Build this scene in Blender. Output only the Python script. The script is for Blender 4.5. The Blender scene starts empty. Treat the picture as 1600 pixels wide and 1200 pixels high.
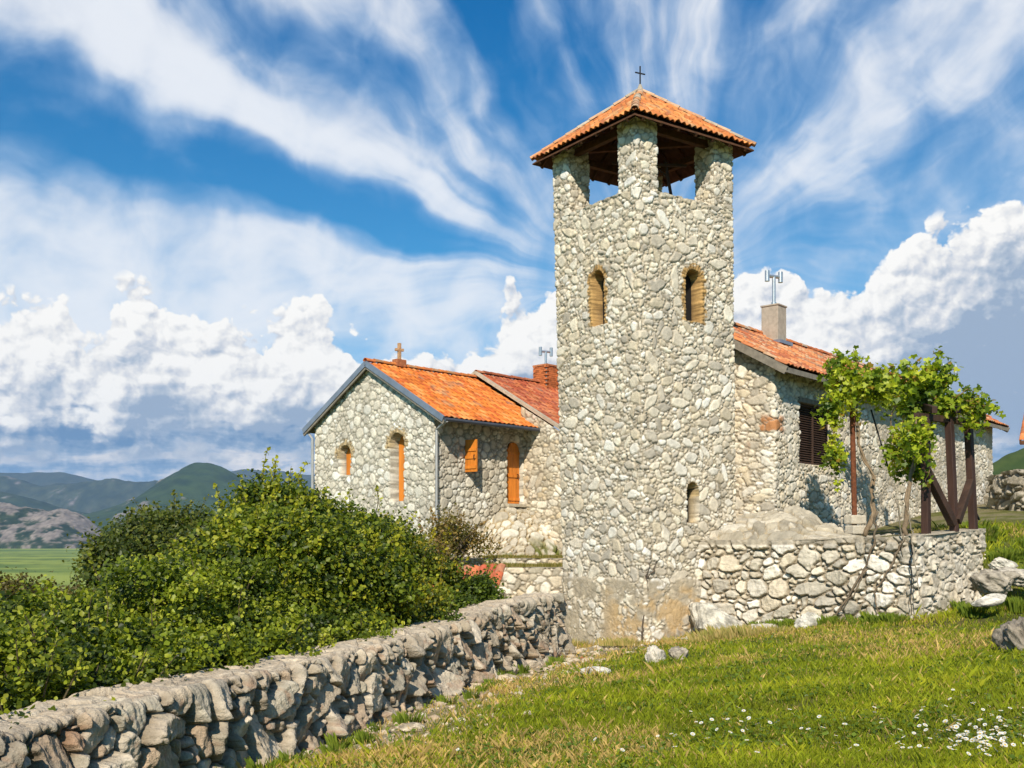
import bpy, bmesh, math, random
import numpy as np
from math import radians as R, sin, cos, tan, atan, atan2, pi, sqrt, degrees
from mathutils import Vector, Matrix

# ------------------------------------------------------------------ camera
F_PX, HOR = 1630.0, 845.0            # focal length and horizon row, for a 1600 x 1200 frame
scene = bpy.context.scene
cam_d = bpy.data.cameras.new('camera')
cam = bpy.data.objects.new('camera', cam_d)
scene.collection.objects.link(cam)
cam.location = (0, 0, 0)
cam.rotation_euler = (R(90), 0, 0)
cam_d.sensor_width = 36.0
cam_d.lens = 36.0 * F_PX / 1600.0
cam_d.shift_y = (HOR - 600.0) / 1600.0
cam_d.clip_start = 0.1
cam_d.clip_end = 80000.0
scene.camera = cam
scene.view_settings.view_transform = 'Standard'
scene.view_settings.look = 'None'
scene.view_settings.exposure = 0.22
scene.view_settings.gamma = 1.0
scene.cycles.max_bounces = 6
scene.cycles.diffuse_bounces = 3
scene.cycles.transparent_max_bounces = 8
scene.cycles.volume_bounces = 0
try: scene.cycles.use_denoising = True
except Exception: pass

SUN_AZ, SUN_EL = -99.0, 37.0         # direction from the scene to the sun (math angle in the XY plane)
SD = Vector((cos(R(SUN_AZ))*cos(R(SUN_EL)), sin(R(SUN_AZ))*cos(R(SUN_EL)), sin(R(SUN_EL))))
sun_d = bpy.data.lights.new('sun', 'SUN')
sun_d.energy = 5.0; sun_d.angle = R(0.5); sun_d.color = (1.0, 0.91, 0.77)
sun = bpy.data.objects.new('sun', sun_d)
scene.collection.objects.link(sun)
sun.rotation_euler = SD.to_track_quat('Z', 'Y').to_euler()
sun.location = (0, -10, 40)

# ------------------------------------------------------------------ node helper
class NG:
    def __init__(s, tree): s.t = tree; s.n = tree.nodes; s.l = tree.links
    def new(s, typ, **kw):
        n = s.n.new(typ)
        for k, v in kw.items(): setattr(n, k, v)
        return n
    def put(s, sock, v):
        if v is None: return
        if isinstance(v, bpy.types.NodeSocket): s.l.new(v, sock)
        else: sock.default_value = v
    def m(s, op, a, b=None, c=None, clamp=False):
        n = s.new('ShaderNodeMath', operation=op, use_clamp=clamp)
        s.put(n.inputs[0], a); s.put(n.inputs[1], b)
        if c is not None: s.put(n.inputs[2], c)
        return n.outputs[0]
    def add(s, a, b): return s.m('ADD', a, b)
    def sub(s, a, b): return s.m('SUBTRACT', a, b)
    def mul(s, a, b): return s.m('MULTIPLY', a, b)
    def vec(s, x=0.0, y=0.0, z=0.0):
        n = s.new('ShaderNodeCombineXYZ')
        s.put(n.inputs[0], x); s.put(n.inputs[1], y); s.put(n.inputs[2], z)
        return n.outputs[0]
    def rng(s, v, a, b, c=0.0, d=1.0, smooth=True):
        n = s.new('ShaderNodeMapRange')
        if smooth: n.interpolation_type = 'SMOOTHSTEP'
        for i, q in enumerate((v, a, b, c, d)): s.put(n.inputs[i], q)
        return n.outputs[0]
    def noise(s, v, scale=1.0, detail=4.0, rough=.5, dist=0.0, color=False):
        n = s.new('ShaderNodeTexNoise')
        s.put(n.inputs['Vector'], v); s.put(n.inputs['Scale'], scale)
        s.put(n.inputs['Detail'], detail); s.put(n.inputs['Roughness'], rough); s.put(n.inputs['Distortion'], dist)
        return n.outputs['Color'] if color else n.outputs['Fac']
    def ramp(s, v, stops, interp='LINEAR'):
        n = s.new('ShaderNodeValToRGB'); cr = n.color_ramp; cr.interpolation = interp
        while len(cr.elements) > 1: cr.elements.remove(cr.elements[-1])
        for i, (p, c) in enumerate(stops):
            if not isinstance(c, (tuple, list)): c = (c, c, c)
            e = cr.elements[0] if i == 0 else cr.elements.new(p)
            e.position = p; e.color = (*c, 1)
        s.put(n.inputs[0], v)
        return n.outputs['Color']
    def mix(s, f, a, b, mode='MIX'):
        n = s.new('ShaderNodeMix', data_type='RGBA', blend_type=mode)
        s.put(n.inputs[0], f)
        for k, v in ((6, a), (7, b)):
            if isinstance(v, (tuple, list)): v = (*v, 1) if len(v) == 3 else v
            s.put(n.inputs[k], v)
        return n.outputs[2]

# ------------------------------------------------------------------ world: Nishita sky, cirrus and cumulus
def px_ae(px, py):
    a = atan((px-800)/F_PX); e = atan((HOR-py)/F_PX*cos(a))
    return degrees(a), degrees(e)
world = bpy.data.worlds.new('World'); scene.world = world
world.use_nodes = True
def build_world():
    w = NG(world.node_tree); w.n.clear()
    out = w.new('ShaderNodeOutputWorld')
    sky = w.new('ShaderNodeTexSky', sky_type='NISHITA')
    sky.sun_disc = False; sky.sun_elevation = R(SUN_EL)
    sky.sun_rotation = atan2(SD.x, SD.y)
    sky.air_density = 1.0; sky.dust_density = 0.4; sky.ozone_density = 2.5
    tc = w.new('ShaderNodeTexCoord')
    sep = w.new('ShaderNodeSeparateXYZ'); w.l.new(tc.outputs['Generated'], sep.inputs[0])
    X, Y, Z = sep.outputs
    A = w.mul(w.m('ARCTAN2', X, Y), 180/pi)
    E = w.mul(w.m('ARCSINE', Z), 180/pi)
    # clear sky, deeper and bluer towards the zenith as in the photograph
    tint = w.ramp(w.rng(E, 0, 60, smooth=False), [(0, (.50,.88,1.0)), (.22, (.26,.80,1.0)), (.45, (.02,.62,1.0)), (1, (.20,.55,.85))])
    blue = w.mix(1.0, sky.outputs[0], tint, 'MULTIPLY')
    bg0 = w.new('ShaderNodeBackground'); w.l.new(blue, bg0.inputs[0]); bg0.inputs[1].default_value = 0.10
    # --- cirrus, combed out from one point low in the sky
    A0, E0 = px_ae(1010, 440)
    P = w.vec(A, E, 0)
    wn = w.new('ShaderNodeSeparateXYZ'); w.l.new(w.noise(P, .085, 3, .5, color=True), wn.inputs[0])
    wm = w.new('ShaderNodeSeparateXYZ'); w.l.new(w.noise(P, .30, 3, .5, color=True), wm.inputs[0])
    dA = w.add(w.sub(A, A0), w.add(w.mul(w.sub(wn.outputs[0], .5), 8.0), w.mul(w.sub(wm.outputs[0], .5), 1.1)))
    dE = w.add(w.sub(E, E0), w.add(w.mul(w.sub(wn.outputs[1], .5), 8.0), w.mul(w.sub(wm.outputs[1], .5), 1.1)))
    phi = w.m('ARCTAN2', w.mul(dA, -1.0), dE)          # 0 = up, + = left
    r = w.m('SQRT', w.add(w.mul(dA, dA), w.mul(dE, dE)))
    th = w.add(w.mul(phi, 180/pi), 90.0)
    st = [(-30,.62),(0,.60),(10,.42),(16,.34),(22,.55),(32,.84),(42,.72),(48,.34),(56,.55),(66,.22),(75,.72),(88,.52),
          (100,.62),(108,.32),(114,.36),(120,.04),(131,.03),(136,.45),(142,.82),(148,.42),(153,.62),(157,.92),(161,.88),
          (164.5,.25),(167.5,.03),(171,.05),(173.5,.5),(177,.88),(186,.92),(205,.66)]
    cov0 = w.ramp(w.rng(th, -30, 210, smooth=False), [((a+30)/240, v) for a, v in st], 'EASE')
    cov = w.add(w.mul(cov0, w.rng(r, 2, 13)), w.mul(.50, w.rng(r, 2, 13, 1, 0)))
    streak = w.noise(w.vec(w.mul(phi, 4.5), w.mul(r, .09), 3.0), 1.0, 4, .48, .1)
    streak2 = w.noise(w.vec(w.mul(phi, 15.0), w.mul(r, .16), 9.0), 1.0, 4, .5, .2)
    puff = w.noise(P, .30, 7, .52, .5)
    d = w.add(w.mul(w.sub(streak, .5), w.rng(r, 1, 12, .2, .95)), w.add(w.mul(w.sub(streak2, .5), w.rng(r, 1, 12, .05, .34)), w.mul(w.sub(puff, .5), 1.0)))
    ci = w.rng(w.add(cov, d), -.02, 1.12)
    ci = w.mul(ci, w.rng(Y, -.2, .3))
    ci_a = w.mul(ci, .90)
    cbri = w.mix(w.rng(w.add(ci, w.mul(w.sub(streak2, .5), .5)), .2, 1.0), (.46, .60, .78), (.80, .82, .85))
    # --- cumulus bank
    tops = [(0,478),(30,465),(75,460),(105,478),(130,515),(160,495),(190,455),(235,438),(265,448),(292,470),(325,512),(375,512),
            (425,478),(450,460),(490,466),(530,500),(560,545),(600,528),(650,560),(720,520),(775,500),(800,452),(870,442),
            (1150,424),(1225,428),(1265,462),(1320,440),(1370,405),(1430,372),(1500,340),(1540,300),(1600,262)]
    stt = []
    for x, y in tops:
        a, e = px_ae(x, y); stt.append(((a+30)/60, (e+.7)/30))
    stt = stt[:31] + [stt[-1]]
    WP = w.add(A, w.mul(w.sub(w.noise(P, .55, 3, .5), .5), 2.6))
    Etop = w.mul(w.ramp(w.rng(WP, -30, 30, smooth=False), stt, 'LINEAR'), 30.0)
    def billow(dx, dy, det=3.0):
        p = w.vec(w.add(A, dx), w.mul(w.add(E, dy), 1.12), 0)
        q = w.new('ShaderNodeVectorMath', operation='ADD'); w.l.new(p, q.inputs[0])
        nn = w.new('ShaderNodeVectorMath', operation='SCALE'); w.l.new(w.noise(p, .9, 3, .5, color=True), nn.inputs[0]); nn.inputs['Scale'].default_value = 1.0
        w.l.new(nn.outputs[0], q.inputs[1])
        v = w.new('ShaderNodeTexVoronoi', voronoi_dimensions='2D', feature='SMOOTH_F1')
        w.l.new(q.outputs[0], v.inputs['Vector'])
        v.inputs['Scale'].default_value = .33; v.inputs['Smoothness'].default_value = .22
        v.inputs['Detail'].default_value = det; v.inputs['Roughness'].default_value = .45; v.inputs['Lacunarity'].default_value = 2.3
        return w.sub(1.0, w.mul(v.outputs['Distance'], 1.25))
    B0 = billow(0.0, 0.0); B1 = billow(-.22, .32)
    fine = w.noise(P, 2.6, 6, .6)
    S = w.add(w.sub(Etop, E), w.add(w.mul(w.sub(B0, .42), 2.5), w.mul(w.sub(fine, .5), .35)))
    cu = w.mul(w.rng(S, .0, .42), w.rng(w.sub(E, Etop), -.25, .35, 1, 0))
    depth = w.sub(Etop, E)                               # degrees below the cloud top
    big = w.noise(w.vec(w.mul(A, .16), w.mul(E, .42), 5.0), 1.0, 5, .55, .3)
    lit = w.add(w.mul(w.sub(B0, B1), 1.25), w.add(.90, w.mul(w.sub(fine, .5), .22)))
    right = w.rng(A, 14, 24)
    shade = w.add(w.rng(depth, w.add(.9, w.mul(big, 6.0)), w.add(3.6, w.mul(big, 8.0)), 0, .92), w.mul(right, w.mul(big, w.rng(depth, 1.2, 4.5, 0, .75))))
    L = w.m('SUBTRACT', lit, shade, clamp=True)
    cuc = w.ramp(L, [(0, (.31,.39,.51)), (.28, (.45,.51,.59)), (.52, (.62,.64,.68)), (.78, (.81,.80,.78)), (1, (.92,.90,.86))])
    # --- layered grey and pinkish banks under the cumulus
    lay = w.add(w.noise(w.vec(w.mul(A, .15), w.mul(E, .62), 11.0), 1.0, 7, .60, .35), w.mul(w.sub(B0, B1), .20))
    layc = w.ramp(lay, [(.34, (.14,.25,.42)), (.44, (.27,.37,.51)), (.51, (.44,.51,.61)), (.57, (.66,.66,.68)), (.66, (.92,.86,.80))])
    low = w.rng(w.add(E, w.add(w.mul(w.sub(lay, .5), 6.0), w.mul(w.sub(B0, .45), 2.5))), 3.0, 5.0, 1, 0)
    cuc = w.mix(low, cuc, layc)
    # blue air close to the horizon
    hz = w.rng(w.add(E, w.mul(w.sub(lay, .5), 3.0)), .8, 4.6, 1, 0)
    cuc = w.mix(w.mul(hz, .88), cuc, (.17, .34, .56))
    front = w.rng(Y, .1, .45)
    c1 = w.mix(1.0, cbri, cbri)
    bg1 = w.new('ShaderNodeBackground'); w.l.new(c1, bg1.inputs[0])
    bg2 = w.new('ShaderNodeBackground'); w.l.new(cuc, bg2.inputs[0])
    m1 = w.new('ShaderNodeMixShader'); w.l.new(ci_a, m1.inputs[0]); w.l.new(bg0.outputs[0], m1.inputs[1]); w.l.new(bg1.outputs[0], m1.inputs[2])
    m2 = w.new('ShaderNodeMixShader'); w.l.new(w.mul(cu, front), m2.inputs[0]); w.l.new(m1.outputs[0], m2.inputs[1]); w.l.new(bg2.outputs[0], m2.inputs[2])
    w.l.new(m2.outputs[0], out.inputs[0])
build_world()
world.cycles.sampling_method = 'MANUAL'
world.cycles.sample_map_resolution = 512

# ------------------------------------------------------------------ helpers
def P(px, py, Y):
    return np.array([(px-800)/F_PX*Y, Y, (HOR-py)/F_PX*Y])
def sstep(x, a, b):
    t = np.clip((np.asarray(x, float)-a)/(b-a), 0, 1); return t*t*(3-2*t)
def _hash(i, j, k, seed):
    h = (i.astype(np.int64)*374761393 + j.astype(np.int64)*668265263 + k*2147483647 + seed*974711) & 0xffffffff
    h = ((h ^ (h >> 13))*1274126177) & 0xffffffff
    h = (h ^ (h >> 16)) & 0xffffffff
    return h/4294967295.0
def vn2(x, y, seed=0):
    xi = np.floor(x); yi = np.floor(y); fx = x-xi; fy = y-yi
    fx = fx*fx*(3-2*fx); fy = fy*fy*(3-2*fy)
    a = _hash(xi, yi, 0, seed); b = _hash(xi+1, yi, 0, seed); c = _hash(xi, yi+1, 0, seed); d = _hash(xi+1, yi+1, 0, seed)
    return (a*(1-fx)+b*fx)*(1-fy)+(c*(1-fx)+d*fx)*fy
def fbm(x, y, seed=0, octs=4, rough=.5, ridged=False):
    x = np.asarray(x, float); y = np.asarray(y, float)
    s = 0; a = 1; t = 0
    for o in range(octs):
        v = vn2(x*2**o+17.3*o, y*2**o-9.1*o, seed+o*31)
        if ridged: v = 1-np.abs(2*v-1)
        s = s+a*v; t += a; a *= rough
    return s/t

def link(o, parent=None):
    scene.collection.objects.link(o)
    if parent is not None:
        o.parent = parent
        o.matrix_parent_inverse = Matrix.Identity(4)
        if parent.type == 'EMPTY' or True:
            o.location = -root_loc(parent)
    return o
def root_loc(p):
    v = Vector((0, 0, 0))
    while p is not None:
        v = v + p.location; p = p.parent
    return v
def tag(o, label=None, cat=None, group=None, kind=None):
    if label: o['label'] = label
    if cat: o['category'] = cat
    if group: o['group'] = group
    if kind: o['kind'] = kind
    return o
def empty(name, loc, label, cat, group=None):
    o = bpy.data.objects.new(name, None); scene.collection.objects.link(o)
    o.location = Vector([float(v) for v in loc]); o.empty_display_size = .3
    return tag(o, label, cat, group)
def mesh_np(name, V, F, mat, parent=None, col=None, smooth=False):
    """V (n,3); F (m,3|4) array; col (n,3). World coordinates; children keep them there."""
    me = bpy.data.meshes.new(name)
    V = np.ascontiguousarray(V, np.float32); F = np.ascontiguousarray(F, np.int32)
    me.vertices.add(len(V)); me.vertices.foreach_set('co', V.ravel())
    n = F.shape[1]
    me.loops.add(F.size); me.loops.foreach_set('vertex_index', F.ravel())
    me.polygons.add(len(F)); me.polygons.foreach_set('loop_start', np.arange(0, F.size, n, dtype=np.int32))
    try: me.polygons.foreach_set('loop_total', np.full(len(F), n, np.int32))
    except Exception: pass
    if smooth: me.polygons.foreach_set('use_smooth', np.ones(len(F), bool))
    if col is not None:
        a = me.color_attributes.new('Col', 'FLOAT_COLOR', 'POINT')
        c = np.ones((len(V), 4), np.float32); c[:, :3] = col
        a.data.foreach_set('color', c.ravel())
    me.update(calc_edges=True)
    if mat: me.materials.append(mat)
    o = bpy.data.objects.new(name, me)
    return link(o, parent)
def grid_faces(n, m, closed=False, keep=None):
    """faces of an n x m vertex grid (n along first axis)"""
    idx = np.arange(n*m).reshape(n, m)
    if closed: a = idx; b = np.roll(idx, -1, 0)
    else: a = idx[:-1]; b = idx[1:]
    f = np.stack([a[:, :-1], b[:, :-1], b[:, 1:], a[:, 1:]], -1)
    if keep is not None: f = f[keep]
    return f.reshape(-1, 4)
class MB:
    """collects simple solids into one mesh"""
    def __init__(s): s.v = []; s.f = []; s.c = []; s.col = (.5, .5, .5)
    def add(s, vs, fs, col=None):
        k = len(s.v); s.v += [tuple(map(float, v)) for v in vs]
        s.f += [tuple(i+k for i in f) for f in fs]; s.c += [col or s.col]*len(vs)
    def hexa(s, p, col=None):   # p: 4 bottom, 4 top
        s.add(p, [(3,2,1,0),(4,5,6,7),(0,1,5,4),(1,2,6,5),(2,3,7,6),(3,0,4,7)], col)
    def obox(s, c, ax, ay, az, hx, hy, hz, col=None, bev=0.0):
        c = np.array(c, float); ax = np.array(ax, float); ay = np.array(ay, float); az = np.array(az, float)
        q = []
        for sz in (-1, 1):
            for sx, sy in ((-1,-1),(1,-1),(1,1),(-1,1)): q.append(c+ax*hx*sx+ay*hy*sy+az*hz*sz)
        if np.dot(np.cross(ax, ay), az) < 0: q = q[:4][::-1]+q[4:][::-1]
        s.hexa(q, col)
    def bar(s, a, b, w, h=None, up=(0, 0, 1), col=None):
        a = np.array(a, float); b = np.array(b, float); d = b-a; L = np.linalg.norm(d); d /= L
        up = np.array(up, float)
        if abs(np.dot(d, up)) > .98: up = np.array((1.0, .3, 0))
        x = np.cross(d, up); x /= np.linalg.norm(x); z = np.cross(x, d)
        s.obox((a+b)/2, x, d, z, w/2, L/2, (h or w)/2, col)
    def tube(s, pts, rad, n=8, col=None, cap=True):
        pts = [np.array(p, float) for p in pts]; k0 = len(s.v)
        if not hasattr(rad, '__len__'): rad = [rad]*len(pts)
        ref = np.array((.31, .17, .93))
        vs = []
        for i, p in enumerate(pts):
            d = pts[min(i+1, len(pts)-1)]-pts[max(i-1, 0)]; d /= (np.linalg.norm(d)+1e-9)
            if i == 0:
                x = np.cross(d, ref); x /= np.linalg.norm(x)
            else:
                x = x-d*np.dot(x, d); x /= (np.linalg.norm(x)+1e-9)
            y = np.cross(d, x)
            for j in range(n):
                t = 2*pi*j/n; vs.append(p+(x*cos(t)+y*sin(t))*rad[i])
        fs = []
        for i in range(len(pts)-1):
            for j in range(n):
                a = i*n+j; b = i*n+(j+1) % n; fs.append((a, b, b+n, a+n))
        if cap: fs.append(tuple(range(n))[::-1]); fs.append(tuple((len(pts)-1)*n+j for j in range(n)))
        s.add(vs, fs, col)
    def build(s, name, mat, parent=None, bevel=0.0, smooth=False):
        me = bpy.data.meshes.new(name); me.from_pydata(s.v, [], s.f)
        a = me.color_attributes.new('Col', 'FLOAT_COLOR', 'POINT')
        a.data.foreach_set('color', np.array([(*c, 1) for c in s.c], np.float32).ravel())
        me.materials.append(mat)
        if smooth: me.polygons.foreach_set('use_smooth', np.ones(len(me.polygons), bool))
        me.update()
        o = bpy.data.objects.new(name, me); link(o, parent)
        if bevel:
            b = o.modifiers.new('bevel', 'BEVEL'); b.width = bevel; b.segments = 2; b.limit_method = 'ANGLE'
        return o

# ------------------------------------------------------------------ materials
def mat_col(name, scale=8.0, amt=.35, bump=.01, bscale=40.0, rough=.9, detail=6, spec=.2, tint=(1, 1, 1), stain=0.0):
    """base colour from the mesh's own colour layer, mottled and bumped by 3D noise"""
    m = bpy.data.materials.new(name); m.use_nodes = True; g = NG(m.node_tree)
    b = g.n['Principled BSDF']; tc = g.new('ShaderNodeTexCoord').outputs['Object']
    at = g.new('ShaderNodeAttribute', attribute_name='Col').outputs['Color']
    n1 = g.noise(tc, scale, detail, .6); n2 = g.noise(tc, bscale, 4, .65)
    v = g.add(g.rng(n1, .25, .75, 1-amt, 1+amt, False), g.rng(n2, .25, .75, -amt*.5, amt*.5, False))
    c = g.mix(1.0, at, g.vec(g.mul(v, tint[0]), g.mul(v, tint[1]), g.mul(v, tint[2])), 'MULTIPLY')
    if stain:
        n3 = g.noise(tc, 1.1, 5, .6, .4)
        c = g.mix(g.rng(n3, .52, .70, 0, stain), c, (.12, .11, .095), 'MIX')
    g.l.new(c, b.inputs['Base Color'])
    b.inputs['Roughness'].default_value = rough
    b.inputs['Specular IOR Level'].default_value = spec
    if bump:
        bp = g.new('ShaderNodeBump'); bp.inputs['Distance'].default_value = bump; bp.inputs['Strength'].default_value = 1.0
        g.l.new(g.add(n2, g.mul(n1, 1.2)), bp.inputs['Height']); g.l.new(bp.outputs[0], b.inputs['Normal'])
    return m
def mat_leaf(name, trans=.42, rough=.45, spec=.35):
    m = bpy.data.materials.new(name); m.use_nodes = True; g = NG(m.node_tree)
    b = g.n['Principled BSDF']; out = g.n['Material Output']
    at = g.new('ShaderNodeAttribute', attribute_name='Col').outputs['Color']
    g.l.new(at, b.inputs['Base Color']); b.inputs['Roughness'].default_value = rough; b.inputs['Specular IOR Level'].default_value = spec
    t = g.new('ShaderNodeBsdfTranslucent'); g.l.new(g.mix(1.0, at, (1.25, 1.25, .55), 'MULTIPLY'), t.inputs[0])
    ms = g.new('ShaderNodeMixShader'); ms.inputs[0].default_value = trans
    g.l.new(b.outputs[0], ms.inputs[1]); g.l.new(t.outputs[0], ms.inputs[2]); g.l.new(ms.outputs[0], out.inputs[0])
    return m
def mat_plain(name, col, rough=.6, metal=0.0, nscale=6.0, amt=.2, bump=.0, stretch=None, spec=.3):
    m = bpy.data.materials.new(name); m.use_nodes = True; g = NG(m.node_tree)
    b = g.n['Principled BSDF']; tc = g.new('ShaderNodeTexCoord').outputs['Object']
    if stretch:
        mp = g.new('ShaderNodeMapping'); g.l.new(tc, mp.inputs[0]); mp.inputs['Scale'].default_value = stretch; tc = mp.outputs[0]
    n = g.noise(tc, nscale, 6, .6)
    v = g.rng(n, .25, .75, 1-amt, 1+amt, False)
    g.l.new(g.mix(1.0, (*col, 1), g.vec(v, v, v), 'MULTIPLY'), b.inputs['Base Color'])
    b.inputs['Roughness'].default_value = rough; b.inputs['Metallic'].default_value = metal; b.inputs['Specular IOR Level'].default_value = spec
    if bump:
        bp = g.new('ShaderNodeBump'); bp.inputs['Distance'].default_value = bump
        g.l.new(n, bp.inputs['Height']); g.l.new(bp.outputs[0], b.inputs['Normal'])
    return m
M = {}
M['masonry'] = mat_col('masonry', 7.0, .20, .016, 40.0, .92, tint=(.965, .92, .85), stain=.18)
M['rough_masonry'] = mat_col('rough_masonry', 9.0, .30, .022, 45.0, .95, tint=(.90, .86, .79), stain=.35)
M['pale_masonry'] = mat_col('pale_masonry', 7.0, .20, .016, 40.0, .92, tint=(.94, .92, .88), stain=.14)
M['rock'] = mat_col('rock', 6.0, .3, .03, 30.0, .95)
M['tile'] = mat_col('clay_tile', 9.0, .28, .006, 60.0, .8)
M['leaf'] = mat_leaf('leaf')
M['grass'] = mat_leaf('grass_blade', .4, .6, .2)
M['bark'] = mat_col('bark', 12.0, .35, .01, 50.0, .95)
M['ground'] = mat_col('earth_and_turf', 5.0, .35, .05, 22.0, 1.0)
M['hill'] = mat_col('hillside', .012, .3, 0, .06, 1.0)
M['dark_wood'] = mat_plain('dark_wood', (.055, .030, .020), .7, 0, 5, .5, .004, (1, 1, .12))
M['soffit_wood'] = mat_plain('soffit_wood', (.10, .042, .018), .8, 0, 8, .5, .004)
M['orange_wood'] = mat_plain('varnished_wood', (.62, .20, .025), .45, 0, 9, .35, .003, (1, 1, .1))
M['grey_wood'] = mat_plain('weathered_wood', (.22, .19, .15), .85, 0, 8, .35, .004)
M['zinc'] = mat_plain('zinc_flashing', (.30, .34, .40), .45, .6, 3, .25)
M['pipe'] = mat_plain('painted_gutter', (.36, .36, .35), .5, .3, 3, .2)
M['gutter'] = mat_plain('dark_gutter', (.10, .11, .13), .45, .4, 3, .2)
M['steel'] = mat_plain('galvanised_steel', (.55, .57, .58), .35, .8, 5, .2)
M['rust'] = mat_plain('rusty_iron', (.16, .055, .025), .85, .1, 14, .5, .003)
M['iron'] = mat_plain('black_iron', (.03, .03, .03), .6, .5, 6, .3)
M['black'] = mat_plain('dark_interior', (.012, .010, .009), .95)
M['concrete'] = mat_plain('chimney_render', (.40, .34, .27), .9, 0, 6, .25, .01)
M['petal'] = mat_plain('white_petal', (.80, .79, .76), .6, 0, 3, .05)
M['pollen'] = mat_plain('yellow_centre', (.65, .42, .03), .8, 0, 3, .1)

# ------------------------------------------------------------------ masonry
def lerp3(a, b, t): return np.array(a)*(1-t)[..., None]+np.array(b)*t[..., None]
class Masonry:
    """a raster of rubble stones bedded in mortar: height H (m) and colour C, sampled by walls"""
    def __init__(s, W, Hh, step, seed, sizes=((.15, .10), (.11, .30), (.08, .55), (.05, .9), (.032, 1.2)), asp=(1.0, 1.9),
                 gap=.006, grow=.02, relief=.03, edge=.05, warp=.03, wob=.35, tilt=0.0, lift=.5, groove=.006, horiz=.5,
                 pal=None, mortar=(.30, .262, .205), mort_amp=.35, u0=0.0, v0=0.0, craggy=0.0, square=2.0, poly=.85, fixed=(), vert=0.0, cut=None):
        rng = np.random.default_rng(seed)
        s.step = step; s.u0 = u0; s.v0 = v0
        nu = int(W/step)+3; nv = int(Hh/step)+3
        s.nu, s.nv = nu, nv
        U, V = np.meshgrid(np.arange(nu)*step, np.arange(nv)*step, indexing='ij')
        s.U, s.V = U, V
        Uw = U+(fbm(U/wob, V/wob, seed, 4, .6)-.5)*2*warp; Vw = V+(fbm(U/wob+50, V/wob+9, seed+5, 4, .6)-.5)*2*warp
        S1 = np.full((nu, nv), 9.0); S2 = np.full((nu, nv), 9.0); ID = np.zeros((nu, nv), np.int32)
        occ = np.zeros((nu, nv), bool)
        st = []
        ring = [(cos(a), sin(a)) for a in np.arange(8)*pi/4]+[(0, 0)]
        for r, cv in ((0, 0),)+tuple(sizes):
            for it in range(len(fixed) if r == 0 else int(cv*3*W*Hh/(pi*r*r))):
                if r == 0:
                    cx, cy, a, b, th = fixed[it]; cx -= u0; cy -= v0; rr = sqrt(a*b)
                else:
                    rr = r*rng.uniform(.8, 1.25); q = sqrt(rng.uniform(*asp))
                    a, b = rr*q, rr/q
                    th = vert+rng.normal(0, horiz) if rng.random() < .8 else rng.uniform(-pi/2, pi/2)
                    cx, cy = rng.uniform(0, W), rng.uniform(0, Hh)
                ct, sn = cos(th), sin(th)
                ok = True
                for (p, t) in ring:
                    x = cx+ct*a*p*.88-sn*b*t*.88; y = cy+sn*a*p*.88+ct*b*t*.88
                    i, j = int(x/step), int(y/step)
                    if 0 <= i < nu and 0 <= j < nv and occ[i, j]: ok = False; break
                if not ok: continue
                Rw = a+grow+.05
                i0, i1 = max(0, int((cx-Rw)/step)), min(nu, int((cx+Rw)/step)+2)
                j0, j1 = max(0, int((cy-Rw)/step)), min(nv, int((cy+Rw)/step)+2)
                if i1 <= i0 or j1 <= j0: continue
                du = Uw[i0:i1, j0:j1]-cx; dv = Vw[i0:i1, j0:j1]-cy
                x = (ct*du+sn*dv)/a; y = (-sn*du+ct*dv)/b
                pw = square*rng.uniform(.9, 1.5)
                if rng.random() < poly:
                    kn = rng.integers(4, 8); an = (np.arange(kn)+rng.uniform(-.28, .28, kn))*2*pi/kn+rng.uniform(0, 6)
                    acc = 0
                    for z_ in an:
                        acc = acc+np.maximum((x*cos(z_)+y*sin(z_))/rng.uniform(.80, 1.04), 0)**7
                    d = (acc**(1/7)-1)*sqrt(a*b)
                else:
                    d = ((np.abs(x)**pw+np.abs(y)**pw)**(1/pw)-1)*sqrt(a*b)
                occ[i0:i1, j0:j1] |= d < 0
                k = len(st); st.append((cx, cy, rr))
                w1 = S1[i0:i1, j0:j1]; w2 = S2[i0:i1, j0:j1]; idw = ID[i0:i1, j0:j1]
                less = d < w1
                w2[...] = np.where(less, w1, np.minimum(w2, d)); idw[less] = k; w1[less] = d[less]
        st = np.array(st); n = len(st)
        e = np.minimum((S2-S1)/2-gap, grow-S1)
        if cut: e = np.minimum(e, np.abs(V-(cut+.03+.26*(fbm(U/.16, V*0, seed+21, 3, .6)-.5)))-.008)
        rnd = rng.random((n, 6)); size = st[ID, 2]
        t = np.clip(e/np.minimum(edge, size*.75), 0, 1); prof = np.sqrt(t*(2-t)+1e-9)
        stone = e > 0
        n1 = fbm(U/.05, V/.05, seed+2, 3, .6); n2 = fbm(U/.16, V/.16, seed+3, 4, .6); n0 = fbm(U/.9, V/.9, seed+4, 3, .5)
        h = relief*(lift+(1-lift)*rnd[ID, 0]*1.6)*prof+relief*.25*(n1-.5)*prof
        if tilt:
            h = h+prof*tilt*((U-st[ID, 0])*(rnd[ID, 1]-.5)+(V-st[ID, 1])*(rnd[ID, 2]-.6))*2
        if craggy:
            h = h+prof*craggy*(fbm(U/.13, V/.20, seed+8, 5, .6, True)-.5)
        mh = relief*.35*(n2-.5)+relief*.4*(n1-.5)-groove*sstep(-e, .022, .0)
        s.H = np.where(stone, np.maximum(h, mh), mh)
        s.e = e; s.stone = stone; s.ID = ID
        pal = np.array(pal if pal is not None else
                       [(.76, .69, .57), (.70, .62, .49), (.80, .76, .66), (.62, .56, .45), (.52, .47, .37), (.68, .58, .42), (.74, .70, .61)])
        pi_ = (rnd[:, 3]*len(pal)).astype(int)
        sc = pal[pi_]*(0.80+.32*rnd[:, 4:5])
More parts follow.
